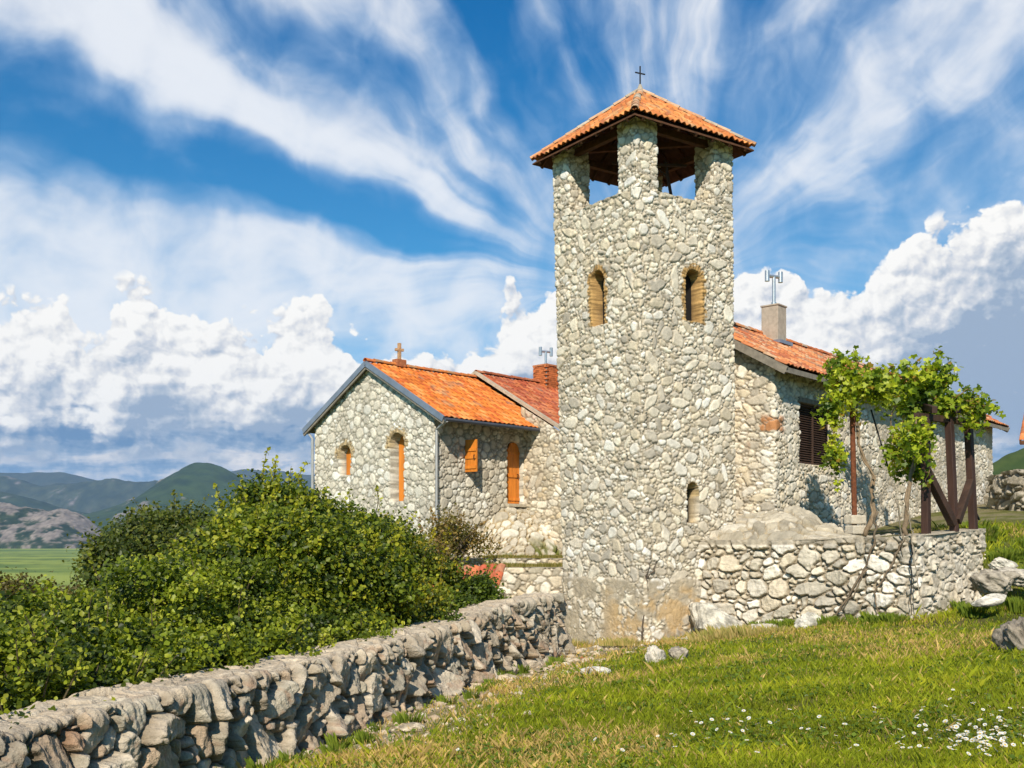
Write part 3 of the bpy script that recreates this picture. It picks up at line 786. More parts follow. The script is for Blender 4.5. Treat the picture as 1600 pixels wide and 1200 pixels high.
# ------------------------------------------------------------------ bell tower
def txf(V):
    """the tower leans and tapers a little, as built"""
    V = np.array(V, float)
    s = np.clip((V[:, 0]-1.18)/4.32, -.2, 1.2); t = np.clip((V[:, 2]+2.4)/12.0, 0, 1.25)
    V[:, 0] += (1-s)*(.16-.31*t)+s*(.05-.10*t)
    return V
PAL_T = [(.84, .79, .69), (.78, .71, .59), (.88, .85, .78), (.70, .64, .54), (.84, .78, .66), (.54, .50, .43), (.74, .66, .52), (.86, .83, .76), (.82, .76, .64)]
def build_tower():
    root = empty('bell_tower', (Cn[0], Cn[1], -2.5), 'tall square stone bell tower with open belfry and orange hipped tile roof', 'tower')
    path = [TA, TB, Cn, TD]
    zb, zt = -2.9, 8.15
    st = Masonry(12.4, zt-zb+.2, .016, 5, sizes=((.16, .10), (.125, .22), (.09, .45), (.064, .8), (.044, 1.1), (.028, 1.3)), asp=(1.0, 2.7), gap=.011, grow=.010, relief=.028, edge=.026, wob=.13, warp=.030, v0=zb, horiz=.35, mort_amp=.42, pal=PAL_T, mortar=(.37, .325, .255), square=2.2, groove=.024, fixed=[(6.2+(.06 if k % 2 else -.06)+.03*sin(k*5), -.78+k*.165, .15+.03*sin(k*3), .062, .04*sin(k*2)) for k in range(0, 17) if k % 6 != 5]+[(9.3+.02*sin(k*4), -.7+k*.19, .12, .07, 0) for k in range(0, 46) if k % 3])
    # plinth: older masonry smeared with mortar and ochre earth
    U = st.U; V = st.V+zb; nz = fbm(U/.5, V/.5, 40, 4, .6); nf = fbm(U/.12, V/.12, 41, 4, .6)
    edge = -.92+.10*(nz-.5)
    k = sstep(V, edge+.05, edge-.05)
    hide = k*sstep(nz*.6+nf*.4, .42, .52)*.9
    plaster = lerp3((.52, .45, .34), (.42, .37, .29), sstep(nf, .3, .7))
    oc = sstep(fbm(U/.8+3, V/.6, 44, 4, .6)+.16*(-1.35-V), .46, .60)
    oc = oc*sstep(V, -.95, -1.25)*sstep(np.abs(U-6.9), 2.5, 1.6)
    plaster = plaster*(1-oc[..., None])+lerp3((.60, .42, .21), (.54, .40, .23), nf)*oc[..., None]
    st.C = st.C*(1-hide[..., None])+plaster*hide[..., None]
    st.H = st.H*(1-hide*.85)+k*.03+hide*(.012*(nf-.5)+.02*(nz-.5))
    # slits: left face (u 3.1..6.2), right face (u 6.2..9.3)
    def upos(px, face):
        o = Cn+0; d = LD if face == 'l' else RD
        kx = (px-800)/F_PX
        t = (o[0]-kx*o[1])/(kx*d[1]-d[0])
        return (6.2-t if face == 'l' else 6.2+t), o[1]+t*d[1]
    slots = []
    for (px, y0, y1, w, f, rg, dp, lower) in ((929, 507, 424, .44, 'l', .15, .34, True), (1078, 502, 422, .50, 'r', .17, .34, True), (1082, 816, 755, .36, 'r', .05, .34, True)):
        u, Y = upos(px+ (8 if y0 < 600 else -2), f)
        z0 = (HOR-y0)/F_PX*Y; z1 = (HOR-y1)/F_PX*Y
        st.opening(u, z0, z1, w, dp, True, jamb=(.56, .36, .15) if y0 < 600 else (.52, .40, .22), ring=rg, below=.3, ring_top=y0 > 600)
        slots.append((u, z0, z1, w, f))
    us = np.concatenate([np.arange(0, 2.6, .12), np.arange(2.6, 9.9, .022), np.arange(9.9, 12.4, .12)])
    wall('wall', path, zb, zt, st, M['masonry'], root, us=us, rad=.03, closed=True, xf=txf, vstep=.022)
    # black pane behind each slit, standing for the unlit inside, with the splayed sill block seen in the two upper ones
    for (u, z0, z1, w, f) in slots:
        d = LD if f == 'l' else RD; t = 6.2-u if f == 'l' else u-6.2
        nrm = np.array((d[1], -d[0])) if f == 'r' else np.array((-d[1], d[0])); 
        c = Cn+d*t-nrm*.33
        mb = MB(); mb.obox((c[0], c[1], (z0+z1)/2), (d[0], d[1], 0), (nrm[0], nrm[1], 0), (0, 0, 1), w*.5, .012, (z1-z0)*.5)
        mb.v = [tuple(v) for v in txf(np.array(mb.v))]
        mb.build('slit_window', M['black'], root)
    # parapet: cap, inner face and belfry floor
    c2 = (Cn+TA)/2
    mb = MB()
    for a, b in ((TA, TB), (TB, Cn), (Cn, TD), (TD, TA)):
        ia, ib = c2+(a-c2)*.76, c2+(b-c2)*.76
        oa, ob = c2+(a-c2)*.995, c2+(b-c2)*.995
        n = 22
        for i in range(n):
            p = [oa+(ob-oa)*i/n, oa+(ob-oa)*(i+1)/n, ib+(ia-ib)*(1-(i+1)/n), ib+(ia-ib)*(1-i/n)]
            h = zt+.02*math.sin(i*2.3)+.02
            mb.hexa([(q[0], q[1], 7.2) for q in p]+[(q[0], q[1], h) for q in p], tuple(np.array((.52, .47, .38))*(.8+.35*((i*7) % 5)/5)))
    mb.v = [tuple(v) for v in txf(np.array(mb.v))]
    mb.build('parapet', M['masonry'], root)
    mb = MB(); ii = [c2+(q-c2)*.77 for q in (TA, TB, Cn, TD)]
    mb.hexa([(q[0], q[1], 7.0) for q in ii]+[(q[0], q[1], 7.2) for q in ii], (.25, .2, .15)); mb.build('belfry_floor', M['grey_wood'], root)
    # four corner piers
    s = .64
    for i, (q, dx, dy) in enumerate(((Cn, LD, RD), (TB, -LD, RD), (TD, LD, -RD), (TA, -LD, -RD))):
        pf = Masonry(4*s, 1.9, .014, 60+i, sizes=((.11, .3), (.08, .6), (.055, .9), (.036, 1.2), (.024, 1.2)), asp=(1.0, 2.7), gap=.008, grow=.012, edge=.026, relief=.03, v0=8.13, wob=.13, warp=.03, horiz=.3, pal=PAL_T, mortar=(.37, .325, .255), groove=.022)
        a, b, c, d = q+dx*s+dy*0, q, q+dy*s, q+dx*s+dy*s
        pts = [d, a, b, c]
        area = sum(pts[k][0]*pts[(k+1) % 4][1]-pts[(k+1) % 4][0]*pts[k][1] for k in range(4))
        if area < 0: pts = pts[::-1]
        wall('pier', pts, 8.13, 9.98, pf, M['masonry'], root, step=.022, rad=.045, closed=True, xf=txf)
    # bell frame struts glimpsed through the openings
    mb = MB(); cc = (c2[0], c2[1])
    for (a, b) in (((2.62, 25.9, 7.25), (2.86, 25.9, 9.6)), ((4.25, 26.2, 7.25), (3.85, 26.3, 9.6)), ((3.0, 25.2, 9.5), (4.0, 27.2, 9.5)), ((2.5, 26.1, 9.45), (4.4, 26.3, 9.45))):
        mb.bar(a, b, .06)
    mb.build('bell_frame', M['dark_wood'], root)
    # bell hung from the frame
    mb = MB(); prof = [(.03, .42), (.10, .40), (.14, .30), (.16, .16), (.21, .04), (.25, 0)]; n = 20
    vs = [(cc[0]+r*cos(2*pi*j/n), cc[1]+r*sin(2*pi*j/n), 8.88+z) for r, z in prof for j in range(n)]
    mb.add(vs, [(i*n+j, i*n+(j+1) % n, (i+1)*n+(j+1) % n, (i+1)*n+j) for i in range(len(prof)-1) for j in range(n)], (.1, .08, .05))
    mb.tube([(cc[0], cc[1], 9.28), (cc[0], cc[1], 9.5)], .03, 6); mb.build('bell', M['iron'], root, smooth=True)
    # roof
    o = .36; z_e = 9.70; ap = 11.24
    ex = [c2+(q-c2)*((1.55+o)/1.55) for q in (TA, TB, Cn, TD)]
    apex = np.array((c2[0], c2[1], ap)); hw = 1.55+o
    slope = sqrt(hw**2+(ap-z_e)**2)
    roof = None
    for i in range(4):
        a = np.array((*ex[i], z_e)); b = np.array((*ex[(i+1) % 4], z_e)); L = np.linalg.norm(b-a)
        up = (apex-(a+b)/2); up /= np.linalg.norm(up)
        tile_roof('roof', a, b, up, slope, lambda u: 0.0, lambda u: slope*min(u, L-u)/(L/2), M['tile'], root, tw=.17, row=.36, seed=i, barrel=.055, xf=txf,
                  pal=[(.60, .21, .06), (.66, .26, .08), (.50, .16, .05), (.58, .29, .12), (.56, .20, .06), (.44, .15, .06)])
        ridge_tiles('ridge_tiles', b+np.array((0, 0, .05)), apex+np.array((0, 0, .05)), M['tile'], root, .085, .33, i, txf, pal=((.50, .28, .16), (.56, .36, .22), (.46, .38, .28), (.60, .30, .14)))
        # boarded soffit and rafters
        dn = np.array((0, 0, -.075)); mb = MB()
        n = 12
        for k in range(n):
            for m in range(6):
                pass
        mb.add([a+dn, b+dn, apex+dn, a+dn*1.4, b+dn*1.4, apex+dn*1.4], [(0, 1, 2), (5, 4, 3), (0, 3, 4, 1)], (.1, .05, .02))
        nr = 7
        for k in range(nr):
            f = (k+.5)/nr; p = a+(b-a)*f; ln = slope*min(f, 1-f)*2
            mb.bar(p+dn*1.9+up*.02, p+dn*1.9+up*max(ln-.05, .1), .06, .075)
        mb.v = [tuple(v) for v in txf(np.array(mb.v))]
        mb.build('rafters', M['soffit_wood'], root)
    mb = MB()
    ins = [c2+(q-c2)*.84 for q in (TA, TB, Cn, TD)]
    for i in range(4):
        mb.bar((*ins[i], 9.72), (*ins[(i+1) % 4], 9.72), .14, .16)
    mb.bar((*ins[0], 9.9), (*ins[2], 9.9), .12, .14); mb.bar((*ins[1], 9.88), (*ins[3], 9.88), .12, .14)
    mb.bar((c2[0], c2[1], 9.8), (c2[0], c2[1], 11.0), .12)
    mb.v = [tuple(v) for v in txf(np.array(mb.v))]
    mb.build('tie_beams', M['soffit_wood'], root)
    ax = txf(apex[None])[0]
    mb = MB(); mb.tube([ax+np.array((0, 0, z)) for z in (-.05, .10, .2)], [.10, .07, .03], 10, (.42, .38, .32)); mb.build('finial', M['masonry'], root, smooth=True)
    mb = MB(); mb.bar(ax+np.array((0, 0, .1)), ax+np.array((0, 0, .66)), .028); mb.bar(ax+np.array((-.13, -.06, .48)), ax+np.array((.13, .06, .48)), .026)
    mb.build('iron_cross', M['iron'], root)
build_tower()

def H2(t, w, z):     # long house: t along, w back from the side wall
    p = EG+HD*t+GD*w; return np.array((p[0], p[1], z))
def cowl(name_root, base, top, lab_parent, arm=.32, r=.055):
    """steel flue with the H-shaped cowl: pipe, cross arm, two short drums"""
    mb = MB(); b = np.array(base, float); t = np.array((b[0], b[1], top))
    mb.tube([b, t], r, 12, (.6, .6, .6)); mb.tube([b+np.array((0, 0, .0)), b+np.array((0, 0, .12))], r*1.5, 12)
    d = np.array((.93, .36, 0))
    mb.tube([t-d*arm, t+d*arm], r*.95, 12)
    for s in (-1, 1):
        c = t+d*arm*s; mb.tube([c-np.array((0, 0, .16)), c+np.array((0, 0, .16))], r*1.35, 12)
    return mb.build(name_root, M['steel'], lab_parent, smooth=False)
def build_house():
    root = empty('long_house', (*EG, 0), 'long stone house behind the tower, weathered orange tile roof and louvred window beside the vine', 'house')
    L, ZW, ZR, WD = 18.0, 4.62, 6.24, 5.6
    path = [H2(0, WD, 0)[:2], H2(0, 0, 0)[:2], H2(L, 0, 0)[:2], H2(L, WD, 0)[:2]]
    tot = WD+L+WD
    fm = Masonry(WD+L+WD, 7.0, .022, 71, sizes=((.16, .12), (.12, .25), (.085, .5), (.055, .9), (.036, 1.0)), asp=(1.1, 2.6), gap=.008, grow=.016, relief=.042, v0=-.5, warp=.035, horiz=.25, wob=.18, groove=.024, edge=.03, pal=PAL_T, mortar=(.34, .295, .23))
    U = fm.U; V = fm.V-.5; nz = fbm(U/.6, V/.6, 72, 4, .6); nf = fbm(U/.14, V/.14, 73, 4, .6)
    # whitewash left at the corner, and a few bricks let into it
    ww = sstep(np.abs(U-WD-.6), 1.1, .2)*sstep(V, 4.2, 3.3)*sstep(V, .9, 1.5)*sstep(nz*.6+nf*.4, .42, .52)
    fm.C = fm.C*(1-ww[..., None])+np.array((.72, .70, .64))*ww[..., None]
    bk = (sstep(nz, .60, .64)*sstep(np.abs(U-WD+.1), .8, .3)*sstep(V, 3.3, 3.1)*sstep(V, 2.2, 2.4)*fm.stone)[..., None]
    fm.C = fm.C*(1-bk)+np.array((.50, .24, .11))*bk
    # smeared mortar on the long wall
    sm = sstep(nz, .45, .62)*sstep(U, WD+4, WD+6)*.75
    fm.C = fm.C*(1-sm[..., None])+lerp3((.52, .47, .37), (.40, .35, .27), nf)*sm[..., None]; fm.H = fm.H*(1-.6*sm)
    # louvred window opening and a small dark opening further on
    fm.opening(WD+2.38, 2.06, 3.66, 1.95, .28, False, jamb=(.45, .40, .32), ring=0)
    def z1(u):
        if u < WD: return ZW+(ZR-ZW)*min(u, WD-u)/(WD/2)*1.0-.03 if u > WD/2 else ZR-.05-(WD/2-u)*.55
        if u > WD+L: return ZW-.03+(ZR-ZW)*min(u-WD-L, WD-(u-WD-L))/(WD/2)
        return ZW-.03
    us = np.concatenate([np.arange(0, 2.4, .15), np.arange(2.4, WD+12, .030), np.arange(WD+12, WD+L, .05), np.arange(WD+L, tot, .3)])
    wall('wall', path, -.4, z1, fm, M['masonry'], root, us=us, rad=.05, vstep=.03, noise=.06)
    # louvred leaves
    wn = H2(2.38, -.02, 0); dx = np.array((*HD, 0)); ny = np.array((*(-GD), 0))
    mb = MB(); wz0, wz1 = 2.04, 3.66
    mb.bar(H2(.42+1.0, .12, wz0), H2(1.42, .12, wz1), .06); mb.bar(H2(2.40, .12, wz0), H2(2.40, .12, wz1), .07)
    mb.bar(H2(3.32, .12, wz0), H2(3.32, .12, wz1), .06)
    for z in (wz0+.03, wz1-.03): mb.bar(H2(1.42, .12, z), H2(3.32, .12, z), .06)
    k = 0; z = wz0+.08
    while z < wz1-.06:
        mb.obox(H2(2.37, .12, z), dx, unit(ny+np.array((0, 0, -.9))), unit(ny*.9+np.array((0, 0, 1))), .92, .035, .007)
        z += .062
    mb.build('louvred_shutter', M['dark_wood'], root)
    mb = MB(); mb.bar(H2(1.30, .03, 3.73), H2(3.46, .03, 3.73), .16, .13); mb.build('lintel', M['grey_wood'], root, bevel=.01)
    # roof
    ov, og = .48, .34; pitch = (ZR-ZW)/(WD/2); ze = ZW-ov*pitch+.03
    run = WD/2+ov; sl = sqrt(run**2+(run*pitch)**2)
    up = unit(np.array((*GD, pitch))); up2 = unit(np.array((*(-GD), pitch)))
    pal = [(.60, .20, .07), (.66, .25, .09), (.50, .15, .06), (.62, .30, .14), (.42, .13, .06), (.56, .20, .08), (.55, .34, .20)]
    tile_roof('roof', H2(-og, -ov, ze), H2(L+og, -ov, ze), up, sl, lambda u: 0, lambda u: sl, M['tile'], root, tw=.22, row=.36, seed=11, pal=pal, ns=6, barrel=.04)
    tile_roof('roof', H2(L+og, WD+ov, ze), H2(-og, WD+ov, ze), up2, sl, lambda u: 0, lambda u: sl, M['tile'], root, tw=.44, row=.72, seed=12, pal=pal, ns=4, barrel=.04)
    ridge_tiles('ridge_tiles', H2(-og, WD/2, ze+run*pitch+.05), H2(L+og, WD/2, ze+run*pitch+.05), M['tile'], root, .11, .38, 5)
    mb = MB(); d = np.array((0, 0, -.10))
    for t in (-og+.02, L+og-.02):
        mb = MB(); mb.bar(H2(t, -ov, ze)+d*1.3, H2(t, WD/2, ze+run*pitch)+d*1.3, .05, .2); mb.bar(H2(t, WD+ov, ze)+d*1.3, H2(t, WD/2, ze+run*pitch)+d*1.3, .05, .2)
        mb.build('verge_board', M['grey_wood'], root)
    mb = MB()
    a, b, c = H2(-og, -ov, ze)+d*.7, H2(L+og, -ov, ze)+d*.7, H2(L+og, WD/2, ze+run*pitch)+d*.7; e = H2(-og, WD/2, ze+run*pitch)+d*.7
    mb.add([a, b, c, e], [(3, 2, 1, 0)]); 
    for i in range(26):
        t = -og+.15+i*(L+2*og-.3)/25
        mb.bar(H2(t, -ov+.03, ze)+d*1.4, H2(t, .4, ze+(ov+.4)*pitch)+d*1.4, .07, .09)
    mb.build('eaves_boards', M['soffit_wood'], root)
    mb = MB(); mb.bar(H2(-og, -ov+.01, ze-.11), H2(L+og, -ov+.01, ze-.11), .03, .13); mb.build('fascia', M['grey_wood'], root)
    # chimney with cowl
    ch = empty('x', (0, 0, 0), None, None); bpy.data.objects.remove(ch)
    c = H2(4.85, WD/2-.32, 0); mb = MB()
    mb.obox((c[0], c[1], 6.45), (*HD, 0), (*GD, 0), (0, 0, 1), .275, .275, .66, (.42, .36, .29))
    mb.obox((c[0], c[1], 7.13), (*HD, 0), (*GD, 0), (0, 0, 1), .30, .30, .025, (.36, .33, .29))
    ch = mb.build('chimney', M['concrete'], root, bevel=.012)
    cowl('chimney_cowl', (c[0], c[1], 7.14), 8.05, ch, .24, .055)
    mb = MB(); mb.obox((c[0], c[1], 5.99), (*HD, 0), (*GD, 0), (0, 0, 1), .42, .42, .05); mb.build('flashing', M['zinc'], ch)
    # a second flue near the far end
    p = H2(16.9, 1.25, 0)
    cowl('flue_pipe', (p[0], p[1], 5.2), 6.62, root, .30, .055)
build_house()

def C2(t, w, z):     # chapel: t along the side wall, w back along the gable
    p = FC+SDr*t+GA*w; return np.array((p[0], p[1], z))
def build_chapel():
    root = empty('chapel', (*FC, -.6), 'small stone chapel with bright orange tiled gable roof, arched windows and a narrow orange door', 'chapel')
    W, L, ZW = 6.0, 4.62, 3.93; pitch = .56; ZR = ZW+pitch*W/2
    path = [C2(0, W, 0)[:2], C2(0, 0, 0)[:2], C2(3.9, 0, 0)[:2]]
    fm = Masonry(W+3.9, 7.2, .020, 81, sizes=((.15, .2), (.12, .4), (.09, .7), (.065, 1.0), (.045, 1.2), (.03, 1.0)), asp=(1.0, 1.5), gap=.012, grow=.006, relief=.030, v0=-1.0, warp=.018, wob=.15, square=1.9, mortar=(.36, .335, .28), poly=.45, groove=.022, edge=.03,
                 pal=[(.80, .76, .66), (.74, .69, .58), (.84, .81, .73), (.66, .61, .51), (.56, .52, .44), (.72, .67, .57)])
    U = fm.U; V = fm.V-1.0; nz = fbm(U/.7, V/.7, 82, 4, .6); nf = fbm(U/.1, V/.1, 83, 3)
    rough = sstep(U, W+.15, W+.4)
    fm.C = fm.C*(1-.35*(rough*sstep(nz, .4, .6))[..., None])+np.array((.42, .35, .26))*.35*(rough*sstep(nz, .4, .6))[..., None]
    fm.opening(W-1.72, 1.24, 3.32, .66, .42, True, jamb=(.62, .57, .46), ring=.24, rcol=(.62, .47, .27), ring_top=True)
    fm.opening(W-4.35, 2.14, 3.10, .60, .34, True, jamb=(.62, .57, .46), ring=.24, rcol=(.62, .47, .27), ring_top=True)
    fm.opening(W+1.50, 2.12, 3.06, .42, .25, True, jamb=(.45, .40, .32), ring=0)
    fm.opening(W+3.46, 1.19, 3.20, .70, .30, True, jamb=(.52, .46, .36), ring=.0)
    def z1(u): return ZW-.02+pitch*min(u, W-u) if u < W else ZW-.02
    us = np.concatenate([np.arange(0, W+3.9, .027)])
    wall('wall', path, -.95, z1, fm, M['pale_masonry'], root, us=us, rad=.05, vstep=.027)
    # back walls, plain
    fb = Masonry(6, 6, .05, 82, v0=-1.0)
    wall('wall', [C2(L+3, W, 0)[:2], C2(0, W, 0)[:2]], -.95, ZW, fb, M['masonry'], root, step=.2)
    # wooden closures
    def leaf(name, o, ax, w, z0, z1, arch=True, thick=.045, mat='orange_wood'):
        """a boarded leaf from origin o (hinge side) along ax; planks, ledges; arched head"""
        mb = MB(); ax = np.array((ax[0], ax[1], 0.)); nrm = np.array((ax[1], -ax[0], 0.)); n = 4; o = np.array(o, float)
        for i in range(n):
            a, b = w*i/n, w*(i+1)/n-.006
            def top(x): 
                return z1-(w/2-sqrt(max((w/2)**2-(x-w/2)**2, 0))) if arch else z1
            q = []
            for s in (-1, 1): q.append([o+ax*a+nrm*thick/2*s, o+ax*b+nrm*thick/2*s])
            mb.hexa([(*q[0][0][:2], z0), (*q[0][1][:2], z0), (*q[1][1][:2], z0), (*q[1][0][:2], z0), (*q[0][0][:2], top(a)), (*q[0][1][:2], top(b)), (*q[1][1][:2], top(b)), (*q[1][0][:2], top(a))])
        for z in (z0+.14, z0+(z1-z0)*.45, z1-w*.5-.08):
            mb.obox(o+ax*w/2+nrm*thick*.8+np.array((0, 0, z)), ax, nrm, (0, 0, 1), w*.47, .015, .045)
        ob = mb.build(name, M[mat], root)
        hb = MB(); hb.obox(o+ax*w*.82+nrm*(thick*.9)+np.array((0, 0, z0+(z1-z0)*.45)), ax, nrm, (0, 0, 1), .012, .03, .07); hb.build('handle', M['iron'], ob)
        return ob
    leaf('window_shutter', C2(.36, 1.72-.31, 0), GA, .62, 1.24, 3.32)
    leaf('window_shutter', C2(.29, 4.35-.28, 0), GA, .56, 2.14, 3.10)
    s1 = leaf('window_shutter', C2(1.27, -.03, 0), SO*1.0+SDr*.10, .46, 2.10, 3.08, False)
    leaf('door', C2(3.27, .15, 0), unit(SDr+GA*.0), .54, 1.20, 3.17)
    mb = MB(); mb.obox(C2(3.46, .27, 2.15), (*SDr, 0), (*GA, 0), (0, 0, 1), .37, .01, .95); mb.build('doorway', M['black'], root)  # black sheet stands for the unlit inside of the doorway
    mb = MB(); mb.obox(C2(1.5, .25, 2.6), (*SDr, 0), (*GA, 0), (0, 0, 1), .22, .02, .48); mb.build('window_opening', M['black'], root)  # black sheet painted as the darkness behind the side window
    mb = MB(); mb.obox(C2(3.46, -.02, 1.13), (*SDr, 0), (*GA, 0), (0, 0, 1), .42, .14, .05, (.5, .46, .38)); mb.build('doorstep', M['masonry'], root, bevel=.01)
    # roof
    og, ov, ovl = .20, .65, .40
    def rz(w): return ZW+pitch*min(w, W-w)+.03
    up = unit(np.array((*GA, pitch))); up2 = unit(np.array((*(-GA), pitch)))
    run = W/2+ov; sl = run*sqrt(1+pitch**2)
    pal = [(.68, .20, .035), (.74, .24, .05), (.62, .17, .03), (.72, .28, .08), (.66, .19, .04), (.55, .13, .03)]
    tile_roof('roof', C2(-og, -ov, rz(-ov)), C2(L, -ov, rz(-ov)), up, sl, lambda u: 0, lambda u: sl, M['tile'], root, tw=.20, row=.33, seed=21, pal=pal, barrel=.034)
    run2 = W/2+ovl; sl2 = run2*sqrt(1+pitch**2)
    tile_roof('roof', C2(L, W+ovl, rz(-ovl)), C2(-og, W+ovl, rz(-ovl)), up2, sl2, lambda u: 0, lambda u: sl2, M['tile'], root, tw=.20, row=.33, seed=22, pal=pal, barrel=.034)
    ridge_tiles('ridge_tiles', C2(-og, W/2, ZR+.09), C2(L, W/2, ZR+.09), M['tile'], root, .10, .34, 7, None, ((.64, .22, .06), (.56, .18, .06), (.50, .26, .12)))
    d = np.array((0, 0, -.09)); mb = MB()
    mb.bar(C2(-og-.01, -ov, rz(-ov))+d*.4, C2(-og-.01, W/2, ZR+.03)+d*.4, .05, .17); mb.bar(C2(-og-.01, W+ovl, rz(-ovl))+d*.4, C2(-og-.01, W/2, ZR+.03)+d*.4, .05, .17)
    mb.build('verge_flashing', M['zinc'], root)
    mb = MB()
    for w0, w1 in ((-ov, W/2), (W+ovl, W/2)):
        a, b = C2(-og+.02, w0, rz(w0 if w0 < 0 else -ovl))+d*1.6, C2(-og+.02, W/2, ZR+.03)+d*1.6
        mb.bar(a, b, .05, .12)
        a2, b2 = C2(-og, w0, rz(w0 if w0 < 0 else -ovl))+d*.8, C2(-og, W/2, ZR+.03)+d*.8; c3, d3 = C2(L, W/2, ZR+.03)+d*.8, C2(L, w0, rz(w0 if w0 < 0 else -ovl))+d*.8
        mb.add([a2, b2, c3, d3], [(0, 1, 2, 3)])
    mb.build('soffit', M['grey_wood'], root)
    mb = MB(); g0, g1 = C2(-og, -ov-.06, rz(-ov)-.06), C2(L-.02, -ov-.06, rz(-ov)-.06)
    mb.tube([g0, g1], .055, 8); mb.build('gutter', M['gutter'], root)
    mb = MB(); mb.tube([g0+np.array((.05, .02, -.04)), C2(-.02, -.30, rz(-ov)-.22), C2(.02, -.10, rz(-ov)-.30), C2(.02, -.10, 2.2), C2(.02, -.10, .0), C2(.02, -.12, -.6)], .045, 8); mb.build('downpipe', M['pipe'], root)
    mb = MB(); mb.tube([C2(-.10, W+.25, rz(-ovl)-.1), C2(-.10, W+.02, rz(-ovl)-.3), C2(-.10, W+.02, 1.5), C2(-.10, W+.02, -.6)], .045, 8); mb.build('downpipe', M['pipe'], root)
    # small stone cross on the ridge
    mb = MB(); c = C2(1.17, W/2, ZR+.1); col = (.50, .30, .16)
    mb.obox(c+np.array((0, 0, .06)), (*SDr, 0), (*GA, 0), (0, 0, 1), .20, .13, .12, (.42, .16, .07)); 
    mb.obox(c+np.array((0, 0, .42)), (*SDr, 0), (*GA, 0), (0, 0, 1), .05, .05, .30, col); mb.obox(c+np.array((0, 0, .50)), (.87, .5, 0), (-.5, .87, 0), (0, 0, 1), .15, .045, .045, col)
    mb.build('ridge_cross', M['rock'], root, bevel=.015)
build_chapel()

def build_wing():
    root = empty('stone_wing', (*(FC+SDr*4), -.6), 'stone wing with darker red tile roof between the chapel and the tower', 'house')
    W, ZW, pitch = 6.0, 3.93, .56; T0, T1 = 3.88, 11.0; D = 1.75; lift = .22
    path = [C2(T0, .1, 0)[:2], C2(T0, -D, 0)[:2], C2(T1, -D, 0)[:2]]
    fm = Masonry(D+T1-T0+.2, 6, .022, 91, sizes=((.14, .2), (.1, .5), (.07, .9), (.045, 1.2)), asp=(1.1, 2.4), gap=.008, grow=.014, relief=.038, v0=-1.0, horiz=.3, groove=.016)
    def z1(u): return ZW+.22+lift-pitch*min(u, D)*1.0 if u < D else ZW+.22+lift-pitch*D
    wall('wall', path, -.95, z1, fm, M['masonry'], root, us=np.concatenate([np.arange(0, D+.6, .028), np.arange(D+.6, D+T1-T0, .15)]), rad=.04, vstep=.028)
    run = W/2+D+.35; sl = run*sqrt(1+pitch**2); ze = ZW+lift-pitch*(D+.35)
    up = unit(np.array((*GA, pitch))); up2 = unit(np.array((*(-GA), pitch)))
    pal = [(.42, .10, .04), (.48, .14, .05), (.36, .08, .035), (.50, .18, .08), (.33, .09, .05), (.44, .13, .06)]
    tile_roof('roof', C2(L0 := 4.66, -D-.35, ze), C2(T1, -D-.35, ze), up, sl, lambda u: 0, lambda u: sl, M['tile'], root, tw=.20, row=.33, seed=31, pal=pal, barrel=.04)
    tile_roof('roof', C2(T1, W+D+.35, ze), C2(L0, W+D+.35, ze), up2, sl, lambda u: 0, lambda u: sl, M['tile'], root, tw=.4, row=.6, seed=32, pal=pal, barrel=.04, ns=4)
    ridge_tiles('ridge_tiles', C2(L0, W/2, ze+run*pitch+.06), C2(T1, W/2, ze+run*pitch+.06), M['tile'], root, .10, .36, 9, None, ((.45, .14, .06), (.5, .2, .1), (.38, .12, .06)))
    mb = MB(); mb.bar(C2(L0-.04, -D-.35, ze+.02), C2(L0-.04, W/2, ze+run*pitch+.04), .14, .10, col=(.50, .44, .35)); mb.bar(C2(L0-.04, W+D+.35, ze+.02), C2(L0-.04, W/2, ze+run*pitch+.04), .14, .10, col=(.50, .44, .35))
    mb.build('verge_coping', M['masonry'], root)
    # brick chimney
    c = C2(8.15, W/2-.1, 0); mb = MB(); rnd = random.Random(4)
    for k in range(17):
        z = 5.2+k*.075
        for j in range(4):
            ax, ay = ((SDr, GA), (GA, SDr))[j % 2]; sg = 1 if j < 2 else -1
            for q in range(3):
                o = c[:2]+ay*sg*.27+ax*((q-1)*.205+(.05 if k % 2 else -.05))
                cl = np.array((.50, .15, .05))*rnd.uniform(.7, 1.2)
                mb.obox((o[0], o[1], z+.0375), (*ax, 0), (*ay, 0), (0, 0, 1), .096, .05, .033, tuple(cl))
    mb.obox((c[0], c[1], 5.82), (*SDr, 0), (*GA, 0), (0, 0, 1), .29, .29, .66, (.42, .36, .30))
    mb.obox((c[0], c[1], 6.50), (*SDr, 0), (*GA, 0), (0, 0, 1), .35, .35, .03, (.46, .18, .08))
    ch = mb.build('chimney', M['tile'], root)
    cowl('chimney_cowl', (c[0], c[1], 6.5), 7.05, ch, .22, .045)
build_wing()

